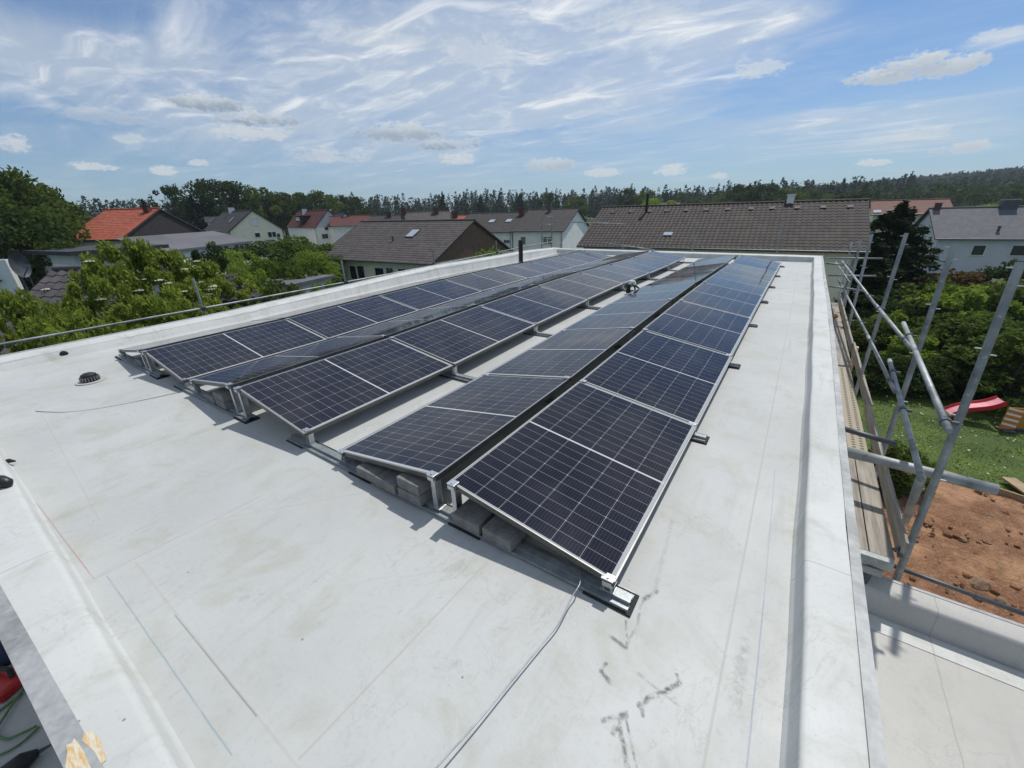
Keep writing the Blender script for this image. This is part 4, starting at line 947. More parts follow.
M_SKYL = mat('skylight_glass', (.35, .40, .45), .08, 0, spec=.9)

H1 = House('tiled_roof_house', 'long house with large brown-grey tiled roof directly behind the far roof edge', -11.17, 24.38, 3.1, 15.09, 9.2, -.69, 1.57, 1.16, wall=M_RENDER_C, tiles=T_BROWN, trim=M_DARKW)
H1.pipe(646, 213, .10, 1.3, M_BLACK)
H1.stack(790, 202.5, .42, .35, .45, M_WHITE, M_WHITE, name='vent_box')
for px, py in ((613, 213), (631, 212.5), (650, 212), (667, 211.5), (686, 211), (706, 210.5), (728, 210), (751, 209.5), (772, 209), (797, 208.5), (823, 208), (850, 207.5)):
    q = H1.roofpt(px, py); f = MB(); f.box((-.16, -.16, 0), (.16, .14, .10), Matrix.Translation(tuple(q)) @ Matrix.Rotation(math.atan(H1.slope), 4, 'X')); f.build('vent_tile', M_DARKW, H1.roof)
q = H1.roofpt(668, 235); f = MB(); f.box((-.3, -.2, 0), (.3, .2, .12), Matrix.Translation(tuple(q)) @ Matrix.Rotation(math.atan(H1.slope), 4, 'X')); f.build('roof_hatch', M_SKYL, H1.roof)

H2 = House('brown_gable_house', 'low house with grey-brown tiled roof, brown gable and cream wall, left of centre', -31.67, 18.24, 3.0, 12.53, 10.34, -1.59, .97, 1.2, wall=M_RENDER_C, gable=M_BROWNW, tiles=T_GREYB, cols=False, vo=.25)
for b, sp in (((323, 265, 328.5, 280), 1), ((332, 265, 344, 281), 2), ((350.5, 266, 357, 279), 1), ((358, 266, 365, 279), 1), ((376, 268, 384.5, 281), 1), ((387, 268, 394, 280.5), 1), ((399, 269, 406.5, 278), 1), ((410, 270, 418, 277), 1), ((420, 270, 427, 275), 1)):
    H2.win(b, 'front', split=sp, frame=M_FRAME)
H2.skylight(413, 234, 1.0, 1.3)
H2.pipe(393, 241, .09, .35); 

H3 = House('red_roof_house', 'white house with bright red tiled roof and dark brown gable on the left', -45.86, 16.33, 213.1, 4.6, 9.06, .36, 2.47, 1.25, wall=M_RENDER_W, gable=M_DARKW, tiles=T_RED, cols=False, vo=.2, over=.2)
H3.stack(148, 212, .5, .5, .6, M_BRICK, side='back')
H3.skylight(158, 226, .8, 1.) if False else None
# grey lean-to roof and glazed porch in front of the gable
lt = MB(); w_ = H3.w; zt = H3.he+.15
A = [(-.02, -1.2, zt), (-.02, w_+.6, zt), (-3.6, w_+.9, zt-1.3), (-3.6, -2.6, zt-1.3)]
lt.quad(*[np.array(p) for p in A]); lt.quad(*[np.array(p)-np.array([0, 0, .14]) for p in A][::-1]); lt.quad(A[2], A[3], np.array(A[3])-np.array([0, 0, .2]), np.array(A[2])-np.array([0, 0, .2])); lt.quad(A[3], A[0], np.array(A[0])-np.array([0, 0, .2]), np.array(A[3])-np.array([0, 0, .2]))
lt.build('lean_to_roof', T_GREY, H3.t)
lw = MB(); lw.quad((-3.3, w_+.5, 0), (-3.3, -2.2, 0), (-3.3, -2.2, zt-1.38), (-3.3, w_+.5, zt-1.38)); lw.quad((-3.3, -2.2, 0), (0, -1.0, 0), (0, -1.0, zt-.25), (-3.3, -2.2, zt-1.38)); lw.build('porch_wall', M_RENDER_W, H3.t)
for i in range(7):
    a = -2.0+i*.95
    if i in (3,): continue
    f = MB(); f.box((-3.36, a, zt-2.75), (-3.31, a+.88, zt-1.5)); fo = f.build('porch_window', M_FRAME, H3.t); p = MB(); p.box((-3.375, a+.07, zt-2.68), (-3.362, a+.81, zt-1.57)); p.build('pane', M_GLASS, fo)
a_, b_ = atd(46, 233, 74), atd(108, 231, 80)
H4 = House('grey_roof_house', 'low grey roofed house behind the red roof on the far left', a_[0], a_[1], math.degrees(math.atan2(b_[1]-a_[1], b_[0]-a_[0])), float(np.hypot(*(b_-a_)[:2])), 8, a_[2], float(atd(85, 217, 80)[2]), 1., wall=M_RENDER_G, tiles=T_ANTH, cols=False)
# carport-like annex in front
p = atd(30, 250, 46); an = thing('garage_annex', 'flat dark roofed garage with pale wall left of the red roof', 'garage', (float(p[0]), float(p[1]), GZ), math.radians(100))
hh = float(p[2])-GZ
mb = MB(); mb.box((0, -6, 0), (5, 0, hh-.25)); mb.build('wall', M_RENDER_G, an); mb = MB(); mb.box((-.4, -6.6, hh-.25), (5.4, .4, hh)); mb.build('roof', T_ANTH, an)
mb = MB(); mb.box((-.02, -4.8, 0), (-.001, -2.2, hh-.9)); mb.build('door', M_FRAME, an)

H5 = House('white_gable_house', 'yellowish white gable house with dark roof right of the red roof', -77.48, 27.99, -12.8, 18.61, 6.42, .02, 2.44, 1.15, wall=mat('pale_yellow_render', (.86, .81, .62), .85, 0, .08, 1.), tiles=T_DARK, cols=False, over=.2, vo=.2)
H5.win((251, 218.5, 258, 225), 'right', pane=M_FRAME); H5.win((255, 233, 260, 237), 'right'); H5.win((268, 232, 276, 237), 'right', split=2); H5.win((277, 233.5, 280, 237.5), 'right')
H5.skylight(213, 221, .9, 1.2); H5.skylight(232, 220, .9, 1.2); H5.stack(232, 212, .8, .8, .7, M_RENDER_W)
H6 = House('red_brown_roof_house', 'white two-storey house with wine-red roof and dormer between the trees', -83.87, 44.63, -13.0, 16.08, 5.47, -.34, 2.42, 1.15, wall=M_RENDER_W, gable=M_RENDER_G, tiles=T_RBROWN, cols=False, over=.2, vo=.2)
for b in ((324, 222, 328, 230), (333, 221, 337, 229)): H6.win(b, 'right')
for b in ((322, 234, 328, 238.5), (335, 233.5, 339, 238), (340, 233.5, 343, 238)): H6.win(b, 'right')
q = H6.roofpt(305, 220); dm = MB(); dm.box((q[0]-1.6, q[1]-1.4, q[2]-.3), (q[0]+1.6, q[1]+1.5, q[2]+.75)); dmo = dm.build('dormer', M_DARKW, H6.t)
dm = MB(); dm.box((q[0]-2.0, q[1]-1.9, q[2]+.76), (q[0]+2.0, q[1]+1.7, q[2]+.88)); dm.build('dormer_roof', T_RBROWN, dmo); dm = MB(); dm.box((q[0]-1.2, q[1]-1.45, q[2]-.1), (q[0]+1.2, q[1]-1.41, q[2]+.6)); dm.build('window', M_FRAME, dmo)
H6.stack(305, 213, .8, .8, .8, M_RENDER_W)
H7 = House('small_gable_house', 'small white gable with black verge right of the wine-red roof', -74, 44.5, -13, 10, 4.2, -.2, 1.9, 1.15, wall=M_RENDER_W, tiles=T_ANTH, cols=False, over=.2, vo=.3)
H7.win((352, 224, 355, 229), 'right')
H9 = House('white_row_house', 'white house with dark roof and white gable at the centre of the horizon', -23.48, 34.56, 11.4, 5.6, 10.74, -.37, 1.51, 1.45, wall=M_RENDER_W, tiles=T_DARK, cols=False, over=.35, vo=.3)
for b, sp in (((521, 237, 525.5, 244), 1), ((543.5, 237, 547, 244), 1), ((548, 237, 551.5, 244), 1)): H9.win(b, 'front', split=sp)
H9.stack(549.5, 212, .5, .5, .9, M_SCAFD); H9.stack(522, 214, .8, .7, .9, M_BRICK)
q = House('adjoining_row_house', 'white house with dark roof and two small skylights joined to the white house at centre', -30.6, 33.2, 11.4, 7.25, 10.2, -.42, 1.30, 1.45, wall=M_RENDER_W, tiles=T_DARK, cols=False, over=.35, vo=.0)
q.skylight(492, 221.5, 1., 1.2); q.skylight(509, 221, 1., 1.2); q.win((504, 240, 510, 243), 'front')
H10 = House('grey_house', 'large pale blue-grey house with grey roof at the right edge', 6.87, 29.96, 6.8, 6.0, 4.73, -.38, 1.06, 2.1, .005, wall=M_RENDER_G, tiles=T_GREY, cols=False, over=.35, vo=.35)
H10.win((972, 245.5, 984.5, 255), 'front', frame=M_FRAME); H10.win((1011, 245.5, 1027, 255.5), 'front', frame=M_FRAME); H10.win((930, 270, 942, 286), 'front') if False else None
H10.stack(1008, 207.5, 1.3, .7, .75, M_SCAFD, M_TRIM); H10.pipe(998, 231, .12, .45); H10.stack(937, 209, .5, .5, .6, M_BRICK)
H11 = House('red_brown_far_house', 'distant brown-red roof with two skylights between tiled roof and conifer', 6.39, 58.32, -.5, 6.4, 9.07, .15, 1.42, 1.25, .005, wall=M_RENDER_C, tiles=tile_mat('far_red_tiles', (.10, .032, .02), (.14, .05, .03)), cols=False)
H11.skylight(877, 212, .8, 1.1); H11.skylight(893, 212, .8, 1.1)
GD = 'roofs on the horizon behind the brown gable house'
def far_house(px0, px1, pye, pyr, D, w, tiles, label, wall=M_RENDER_W, turn=0., chim=None):
    a, b = atd(px0, pye, D), atd(px1, pye, D); phi = math.degrees(math.atan2(b[1]-a[1], b[0]-a[0]))+turn; L = float(np.hypot(*(b-a)[:2])); ridge = atd((px0+px1)/2, pyr, D+w/2)
    h = House('far_house', label, a[0], a[1], phi, L, w, a[2], ridge[2], 1., wall=wall, tiles=tiles, cols=False, group=GD)
    for c in chim or []: h.stack(c, pyr+1.5, .9, .8, 1.0, M_BRICK)
    return h
far_house(330, 372, 226, 216, 88, 8, T_RBROWN, 'low reddish roof at the left end of the roofs behind the brown gable house')
far_house(362, 402, 223, 216, 92, 8, T_DARK, 'dark roof with white chimney behind the brown gable house', chim=[389])
far_house(405, 452, 224, 212, 84, 8, T_GREYB, 'pale grey-brown roof with two dark chimneys behind the ridge of the brown gable house', chim=[404, 436])
far_house(452, 474, 224, 216, 78, 7, T_RED, 'small orange-red roof beside the brown gable apex', chim=[455])
far_house(655, 680, 206, 203, 130, 8, T_GREY, 'tiny grey roof on the horizon above the large tiled roof')
far_house(205, 226, 222, 217, 110, 8, T_ANTH, 'dark roof between the brown gable and the white gable house')
# tiled roof in the left foreground
p = atd(-12, 318, 17.5)
a0, b0_ = atd(-70, 335, 17.5), atd(60, 312, 15.0)
phi = math.degrees(math.atan2(b0_[1]-a0[1], b0_[0]-a0[0]))
rz_ = float(atd(40, 270, 20.5)[2]); 
H12 = House('tiled_outbuilding', 'dark tiled outbuilding roof in the left foreground behind the elder bush', a0[0], a0[1], phi, float(np.hypot(*(b0_-a0)[:2])), 7.4, rz_-2.0, rz_, 1., wall=M_RENDER_W, tiles=tile_mat('plum_tiles', (.045, .040, .044), (.075, .067, .070)), cols=True)
p = atd(225, 300, 14.2)
a0, b0_ = atd(205, 306, 16), atd(262, 297, 16.5)
H13 = House('tiled_shed', 'low dark tiled shed roof just beyond the left guard rail', a0[0], a0[1], math.degrees(math.atan2(b0_[1]-a0[1], b0_[0]-a0[0])), float(np.hypot(*(b0_-a0)[:2])), 3.4, float(a0[2]), float(a0[2])+.55, 1., wall=M_RENDER_W, tiles=T_DARK, cols=True)
p = atd(275, 287, 25)
H14 = thing('flat_shed', 'low grey flat shed roof below the cream wall on the left', 'shed', (float(p[0])-4, float(p[1])-1, GZ), .3); mb = MB(); mb.box((2.2, 0, 0), (5, 3, float(p[2])-GZ)); mb.build('wall', M_RENDER_G, H14); mb = MB(); mb.box((2, -.2, float(p[2])-GZ), (5.2, 3.2, float(p[2])-GZ+.15)); mb.build('roof', T_GREY, H14)

# white van and satellite dish on the left
p = atd(4, 258, 46)
vn = thing('white_van', 'white van or camper with dark windows at the left picture edge', 'van', (float(p[0]), float(p[1]), GZ), math.radians(150))
hv = float(p[2])-GZ
mb = MB(); mb.poly([(-2.2, -1, .4), (2.6, -1, .4), (2.6, -1, hv*.55), (1.9, -1, hv*.62), (1.5, -1, hv), (-2.2, -1, hv)]); mb.poly([(-2.2, 1, .4), (-2.2, 1, hv), (1.5, 1, hv), (1.9, 1, hv*.62), (2.6, 1, hv*.55), (2.6, 1, .4)])
mb.quad((-2.2, -1, hv), (1.5, -1, hv), (1.5, 1, hv), (-2.2, 1, hv)); mb.quad((1.5, -1, hv), (1.9, -1, hv*.62), (1.9, 1, hv*.62), (1.5, 1, hv)); mb.quad((1.9, -1, hv*.62), (2.6, -1, hv*.55), (2.6, 1, hv*.55), (1.9, 1, hv*.62)); mb.quad((2.6, -1, .4), (2.6, 1, .4), (2.6, 1, hv*.55), (2.6, -1, hv*.55)); mb.quad((-2.2, 1, .4), (-2.2, -1, .4), (-2.2, -1, hv), (-2.2, 1, hv))
mb.build('body', M_WHITE, vn)
for x0 in (-1.7, -.3): 
    for sy in (-1.006, 1.002): mb = MB(); mb.box((x0, sy, hv*.62), (x0+1.1, sy+.005, hv*.86)); mb.build('window', M_GLASS, vn)
for x0 in (-1.4, 1.7):
    for sy in (-1., .8): mb = MB(); mb.tube([(x0, sy, .38), (x0, sy+.2, .38)], .38, 16); mb.build('wheel', M_RUBBER, vn)
p = atd(17, 265, 21)
ds = thing('satellite_dish', 'dark satellite dish above the left foreground roof', 'satellite dish', tuple(p), math.radians(35))
mb = MB(); mb.sweep([(.0, .0), (.2, .02), (.33, .06), (.40, .10)], [((0, 0, 0), (0, math.cos(a)*.75, math.sin(a)), (1, 0, 0)) for a in np.linspace(0, 2*math.pi, 21)]); mb.build('dish', M_SCAFD, ds, smooth=True)
mb = MB(); mb.tube([(-.05, 0, -.9), (-.05, 0, 0)], .025, 8); mb.tube([(0, 0, -.4), (.35, 0, -.05)], .015, 8); mb.build('mast', M_SCAFD, ds)

# ------------------------------------------------------------------ trees and shrubs
def branchy(rng, h, r0, n, spread, h0=.3):
    mb = MB(); mb.tube([(0, 0, 0), (.02*h, .01*h, h*.35), (-.01*h, .02*h, h*.7), (0, 0, h*.93)], [r0, r0*.75, r0*.45, r0*.12], 7)
    for i in range(n):
        z = h*(h0+(.9-h0)*i/n); a = rng.uniform(0, 6.28); l = spread*(1-.5*abs(i/n-.3))*rng.uniform(.6, 1.)
        p1 = (math.cos(a)*l*.5, math.sin(a)*l*.5, z+l*.25); p2 = (math.cos(a+.2)*l, math.sin(a+.2)*l, z+l*.55); mb.tube([(0, 0, z), p1, p2], [r0*.35, r0*.2, r0*.05], 5, cap=False)
    return mb
def crown_pts(rng, n, h0, h1, rad, clumps, crad, shape='round', hollow=.5):
    cs = []
    for i in range(clumps):
        t = rng.uniform(0, 1); 
        if shape == 'round': z = h0+(h1-h0)*t; rr = rad*math.sqrt(max(.02, 1-((t-.42)/.60)**2))
        elif shape == 'flat': z = h0+(h1-h0)*t**.8; rr = rad*(1-.25*t)
        else: z = h0+(h1-h0)*t; rr = rad*(1-t)
        a = rng.uniform(0, 2*math.pi); q = rr*math.sqrt(rng.uniform(hollow**2, 1)); cs.append((q*math.cos(a), q*math.sin(a), z, crad*rng.uniform(.55, 1.25)))
    cs = np.array(cs); k = rng.integers(0, clumps, n); d = rng.normal(size=(n, 3)); d /= np.linalg.norm(d, axis=1)[:, None]; d[:, 2] = d[:, 2]*.75+.12
    rr = cs[k, 3]*rng.uniform(.35, 1., n)**.5
    return cs[k, :3]+d*rr[:, None]
def make_tree(name, label, cat, seed, h, rad, clumps, crad, n, leaf, m, h0=.25, shape='round', bark=M_BARK, hollow=.5, trunk=.02, aspect=.6):
    rng = np.random.default_rng(seed); t = thing(name, label, cat)
    V, Fq = leafcloud(crown_pts(rng, n, h*h0, h-crad*.6, rad, clumps, crad, shape, hollow), leaf, rng, aspect)
    o = bpy.data.objects.new('crown', rawmesh('crown', V, Fq, m)); COL.objects.link(o); o.parent = t
    branchy(rng, h*.85, h*trunk, 12, rad*.8, h0*.7).build('trunk', bark, t, smooth=True); return t
def make_conifer(name, label, seed, h, rad, n, leaf, m, droop=.25, power=.85):
    rng = np.random.default_rng(seed); t = thing(name, label, 'conifer'); nb = 90; C_ = []
    for i in range(nb):
        f = (i/nb)**.8; z = h*(.06+.94*f); R = rad*(1-f)**power*rng.uniform(.65, 1.15)+.02*h*(1-f); a = rng.uniform(0, 6.28); k = max(4, int(n/nb*(1.7-1.4*f)))
        s_ = rng.uniform(.1, 1, k); w = R*.28*(1.1-s_); C_.append(np.stack([np.cos(a)*R*s_+rng.normal(size=k)*w, np.sin(a)*R*s_+rng.normal(size=k)*w, z-droop*R*s_+rng.normal(size=k)*.012*h+.10*R*s_**3], 1))
    V, Fq = leafcloud(np.concatenate(C_), leaf, rng, .35)
    o = bpy.data.objects.new('crown', rawmesh('crown', V, Fq, m)); COL.objects.link(o); o.parent = t
    mb = MB(); mb.tube([(0, 0, 0), (0, 0, h*.5), (0, 0, h*.98)], [h*.02, h*.012, h*.002], 7); mb.build('trunk', M_BARK, t, smooth=True); return t
used = set()
def plant(tpl, px, py_top, D, width, label, group=None, hscale=None):
    """stand a copy so that its top is at a given elevation at distance D"""
    top = atd(px, py_top, D); gz = GZ+terr(top[0], top[1]); h = top[2]-gz; base_h, base_r = tpl['_hr']
    sc = (width/2/base_r, width/2/base_r, h/base_h); rz = random.uniform(0, 6.28)
    if tpl.name not in used:
        used.add(tpl.name); o = tpl; o.location = (float(top[0]), float(top[1]), gz); o.rotation_euler = (0, 0, rz); o.scale = tuple(map(float, sc)); o['label'] = label
    else: o = copy_tree(tpl, (float(top[0]), float(top[1]), gz), rz, label, tuple(map(float, sc)))
    if group: o['group'] = group
    elif 'group' in o: del o['group']
    return o
def tp(t, h, r): t['_hr'] = (h, r); return t
TB1 = tp(make_tree('broadleaf_tree', '', 'tree', 1, 10, 4, 46, 1.25, 9000, .34, L_BROAD), 10, 4.6)
TB2 = tp(make_tree('broadleaf_tree', '', 'tree', 2, 10, 3.4, 34, 1.2, 7000, .34, L_DARK, .15), 10, 4)
TB3 = tp(make_tree('light_tree', '', 'tree', 3, 6, 2.6, 36, .8, 9000, .17, L_LIME, .15), 6, 3)
TS1 = tp(make_tree('sparse_tree', '', 'tree', 4, 10, 3.2, 20, .9, 1300, .34, L_DARK, .35, bark=M_BARK, trunk=.016), 10, 3.8)
TC1 = tp(make_conifer('spruce_tree', '', 5, 12, 2.6, 7000, .42, L_PINE), 12, 2.6)
TC2 = tp(make_conifer('spruce_tree', '', 6, 12, 2.2, 6000, .42, L_PINE, .1), 12, 2.2)
SH1 = tp(make_tree('garden_shrub', '', 'shrub', 7, 3, 1.5, 60, .34, 7000, .14, L_BROAD, .05, 'round', hollow=.5), 3, 1.8)
SH2 = tp(make_tree('garden_shrub', '', 'shrub', 8, 3, 1.6, 64, .32, 7500, .14, L_LIME, .05, hollow=.5), 3, 1.9)
SH3 = tp(make_tree('rhododendron', '', 'shrub', 9, 3, 1.6, 60, .32, 7500, .14, L_RUST, .05, hollow=.5), 3, 1.9)
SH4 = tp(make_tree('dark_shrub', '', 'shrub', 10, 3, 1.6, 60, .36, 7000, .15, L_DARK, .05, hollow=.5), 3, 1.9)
TE1 = tp(make_tree('elder_bush', '', 'elder bush', 11, 6, 2.2, 120, .34, 17000, .17, L_ELDER, .12, hollow=.6, aspect=.42), 6, 2.6)
# near conifer, its own build
CN = tp(make_conifer('garden_conifer', '', 12, 8, 3.2, 26000, .24, L_CONIF, .30, .7), 8, 3.2)
CN2 = tp(make_conifer('garden_conifer', '', 13, 8, 2.6, 12000, .26, L_CONIF, .2), 8, 2.6)

GD1, GD2 = 'dark shrubs at the back of the right garden', 'shrubs in the right garden'
plant(CN, 903, 204, 37, 10.5, 'tall dark conifer with spreading branches between the tiled roof and the grey house')
plant(CN2, 878, 240, 34, 8, 'lower dark conifer behind the tall scaffold posts')
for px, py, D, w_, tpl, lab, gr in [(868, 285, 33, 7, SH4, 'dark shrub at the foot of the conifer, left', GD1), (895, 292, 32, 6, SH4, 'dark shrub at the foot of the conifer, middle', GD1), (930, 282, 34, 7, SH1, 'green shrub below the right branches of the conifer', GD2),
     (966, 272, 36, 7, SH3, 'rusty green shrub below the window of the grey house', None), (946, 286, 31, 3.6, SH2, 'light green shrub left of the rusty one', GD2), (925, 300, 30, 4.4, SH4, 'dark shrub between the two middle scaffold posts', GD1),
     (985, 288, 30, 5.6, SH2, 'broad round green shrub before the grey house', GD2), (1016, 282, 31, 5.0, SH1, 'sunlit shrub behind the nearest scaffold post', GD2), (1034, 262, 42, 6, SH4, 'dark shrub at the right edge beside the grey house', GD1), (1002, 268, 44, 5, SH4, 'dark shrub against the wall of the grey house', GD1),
     (960, 315, 28, 4.4, SH1, 'mid-green shrub before the broad round one', GD2), (1008, 318, 27, 5.4, SH1, 'leafy shrub at the right edge behind the red slide', GD2), (1040, 330, 25, 5, SH1, 'green shrub beyond the right picture edge', GD2), (985, 340, 26.5, 4, SH1, 'green shrub just behind the red slide', GD2),
     (905, 312, 29, 3.6, SH2, 'light green rounded shrub in the middle of the garden', GD2), (884, 318, 28, 3.4, SH1, 'green shrub left of the light rounded one', GD2), (866, 322, 29, 3.6, SH4, 'dark shrub beyond the timber prop', GD1), (940, 336, 26.5, 4.2, SH2, 'low pale shrub with white blossom by the lawn', GD2), (918, 338, 26.5, 3, SH2, 'low light shrub left of the blossoming one', GD2)]:
    plant(tpl, px, py, D, w_, lab, gr)
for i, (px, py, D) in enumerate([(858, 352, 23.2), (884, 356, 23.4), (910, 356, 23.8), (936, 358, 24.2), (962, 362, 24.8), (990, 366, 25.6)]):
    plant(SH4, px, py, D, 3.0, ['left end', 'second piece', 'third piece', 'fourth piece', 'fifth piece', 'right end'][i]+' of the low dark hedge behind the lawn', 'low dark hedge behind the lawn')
plant(SH1, 903, 446, 14.5, 1.9, 'leafy plant growing just below the scaffold, by the bare earth', GD2)
plant(SH2, 922, 456, 15.0, 1.3, 'small light plant with a white bloom beside the scaffold foot', GD2)
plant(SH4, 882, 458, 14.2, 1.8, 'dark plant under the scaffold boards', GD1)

# elder bushes on the left
GE = 'elder bushes with white flower heads outside the left roof edge'
for px, py, D, w_, lab in [(6, 290, 13.0, 2.6, 'elder bush at the left picture edge'), (90, 276, 14.0, 2.6, 'elder bush before the foreground tile roof'), (112, 240, 15.0, 3.6, 'tallest elder bush before the red roofed house'),
                           (150, 250, 15.5, 3.6, 'middle elder bush before the dark brown gable'), (190, 262, 16.0, 3.4, 'elder bush before the glazed porch'), (222, 275, 17, 3.2, 'rightmost elder bush with many white flower heads'),
                           (58, 312, 12.2, 3.0, 'low elder bush just outside the parapet, left'), (135, 296, 12.8, 3.0, 'low elder bush just outside the parapet, right'), (175, 285, 13.5, 2.8, 'low elder bush beside the nearest railing post')]:
    plant(TE1, px, py, D, w_, lab, GE)
plant(TB3, 243, 262, 26, 3.0, 'yellow-green bush behind the elder, beside the yellow flowers', 'garden bushes left of the brown gable house')
YB = tp(make_tree('yellow_bush', '', 'shrub', 21, 2, 1., 26, .3, 5000, .07, L_YEL, .1, hollow=.3), 2, 1.2)
o = plant(YB, 242, 285, 19.5, 1.5, 'small bush of yellow flowers beyond the left guard rail')
for px, py, D, w_, tpl, lab in [(225, 250, 38, 6, TB3, 'light green tree before the white gable house'), (262, 258, 30, 4, SH2, 'round light bush in the gardens left'), (285, 262, 28, 4.5, SH1, 'round bush before the fence in the gardens left'),
                                (296, 236, 44, 8, TB1, 'tree standing between the white gable and the brown gable houses'), (312, 250, 40, 5, TB3, 'light tree left of the brown gable house'), (250, 246, 45, 8, TB2, 'dark tree below the white gable house'),
                                (300, 268, 27, 4.2, SH1, 'bush at the corner of the cream wall'), (255, 278, 22, 3.6, SH2, 'bright bush beyond the second stretch of guard rail'), (280, 282, 21, 3.6, SH1, 'green bush right of the yellow flowers'), (325, 283, 20.5, 3.0, SH2, 'low bush before the cream wall'),
                                (205, 245, 36, 4, SH4, 'dark bush right of the glazed porch'), (270, 240, 55, 8, TB2, 'dark tree under the white gable wall'), (332, 246, 60, 8, TB2, 'dark tree under the wine-red roofed house'), (488, 250, 22, 3.2, TB3, 'young light tree before the brown gable'), (505, 258, 21, 2.4, TB3, 'lower young tree before the brown gable')]:
    plant(tpl, px, py, D, w_, lab, 'garden bushes left of the brown gable house')
# mass of tall trees on the far left
GL_ = 'tall dark trees on the far left'
for i, (px, py, D, w_, tpl) in enumerate([(-60, 158, 62, 12, TB2), (-14, 168, 60, 10, TB1), (8, 176, 66, 9, TB1), (26, 184, 70, 9, TB2), (42, 193, 78, 9, TB1), (56, 202, 90, 8, TB2), (70, 214, 96, 7, TB1), (-30, 205, 48, 9, TB2), (5, 224, 46, 7, TB2), (25, 227, 50, 6, TB2), (42, 212, 64, 6, TB2), (-5, 195, 54, 9, TB1), (38, 232, 47, 5, TB1)]):
    plant(tpl, px, py, D, w_, ['leftmost tall tree beyond the picture edge', 'tallest tree at the left picture edge', 'second tall tree of the left mass', 'third tall tree of the left mass', 'fourth tall tree of the left mass', 'fifth, lower tree of the left mass', 'rightmost tree of the left mass above the grey roof', 'dark tree at the foot of the left mass, by the edge', 'dark hedge-like tree behind the van', 'dark hedge-like tree right of the van', 'dark tree behind the grey roof', 'olive tree in the middle of the left mass', 'small tree left of the grey roof'][i], GL_)
# tree group left of centre
GM = 'trees rising above the far treeline on the left'
for i, (px, py, D, w_, tpl) in enumerate([(162, 184, 130, 9, TS1), (184, 183, 128, 11, TS1), (205, 179, 125, 13, TB2), (222, 180, 122, 15, TB2), (190, 196, 120, 10, TC1), (240, 184, 130, 11, TS1), (258, 186, 132, 14, TB1), (276, 192, 134, 12, TB2), (290, 193, 140, 13, TB1), (305, 192, 140, 13, TB2), (318, 190, 142, 13, TB1), (338, 194, 150, 10, TS1), (352, 196, 150, 12, TB2), (175, 200, 140, 12, TC2), (142, 200, 140, 10, TC1),
                                         (745, 184, 150, 12, TB2), (766, 183, 148, 11, TB2), (790, 188, 160, 14, TB1), (730, 192, 170, 12, TB1), (812, 190, 170, 12, TB2), (645, 190, 180, 13, TB1), (627, 188, 180, 9, TB2), (548, 192, 190, 12, TB2), (576, 196, 190, 12, TB1), (520, 194, 200, 12, TC1), (480, 196, 200, 11, TC2), (855, 192, 150, 14, TB2), (838, 194, 150, 12, TB1), (1003, 204, 120, 13, TB3), (442, 192, 210, 9, TC1), (660, 198, 120, 14, TB3)]):
    nm = ['bare-topped thin tree', 'sparse forked tree', 'tall dark tree', 'broadest dark tree', 'dark spruce', 'thin-crowned tree', 'rounded tree', 'dark rounded tree', 'low rounded tree', 'dark tree', 'green tree', 'sparse tree', 'dark small tree', 'spruce', 'spruce',
          'left twin poplar-like tree', 'right twin poplar-like tree', 'broad tree', 'green tree', 'dark tree', 'rounded tree', 'small dark tree', 'dark bushy tree', 'green bushy tree', 'spruce', 'spruce', 'dark tree', 'green tree', 'lime green tree', 'pointed spruce', 'yellow-green low tree'][i]
    wh = ['above the red roof, leftmost of the sparse trees', 'above the brown gable', 'left of the white gable house', 'behind the white gable house', 'below the sparse forked tree', 'just right of the broadest tree', 'above the white gable apex', 'right of the white gable apex', 'left of the wine-red roof', 'above the wine-red roof ridge', 'right above the wine-red roof', 'right of the wine-red roof', 'behind the small black-edged gable', 'between the sparse trees', 'above the red roof ridge',
          'above the middle of the large tiled roof', 'right of its twin above the large tiled roof', 'above the right half of the large tiled roof', 'left of the twin trees', 'left of the white vent box', 'above the left end of the large tiled roof', 'beside the black flue of the tiled roof', 'above the white row house', 'right of the white row house', 'above the two small skylights', 'above the adjoining row house roof', 'behind the right end of the large tiled roof', 'behind the white vent box', 'left of the grey house chimney', 'standing out of the far forest above the brown gable roof', 'behind the black flue on the tiled roof'][i]
    plant(tpl, px, py, D, w_, nm+' '+wh, GM)
for t in (TB1, TB2, TB3, TS1, TC1, TC2, SH1, SH2, SH3, SH4, TE1, CN, CN2, YB):
    if '_hr' in t: del t['_hr']
for o in bpy.data.objects:
    if '_hr' in o: del o['_hr']

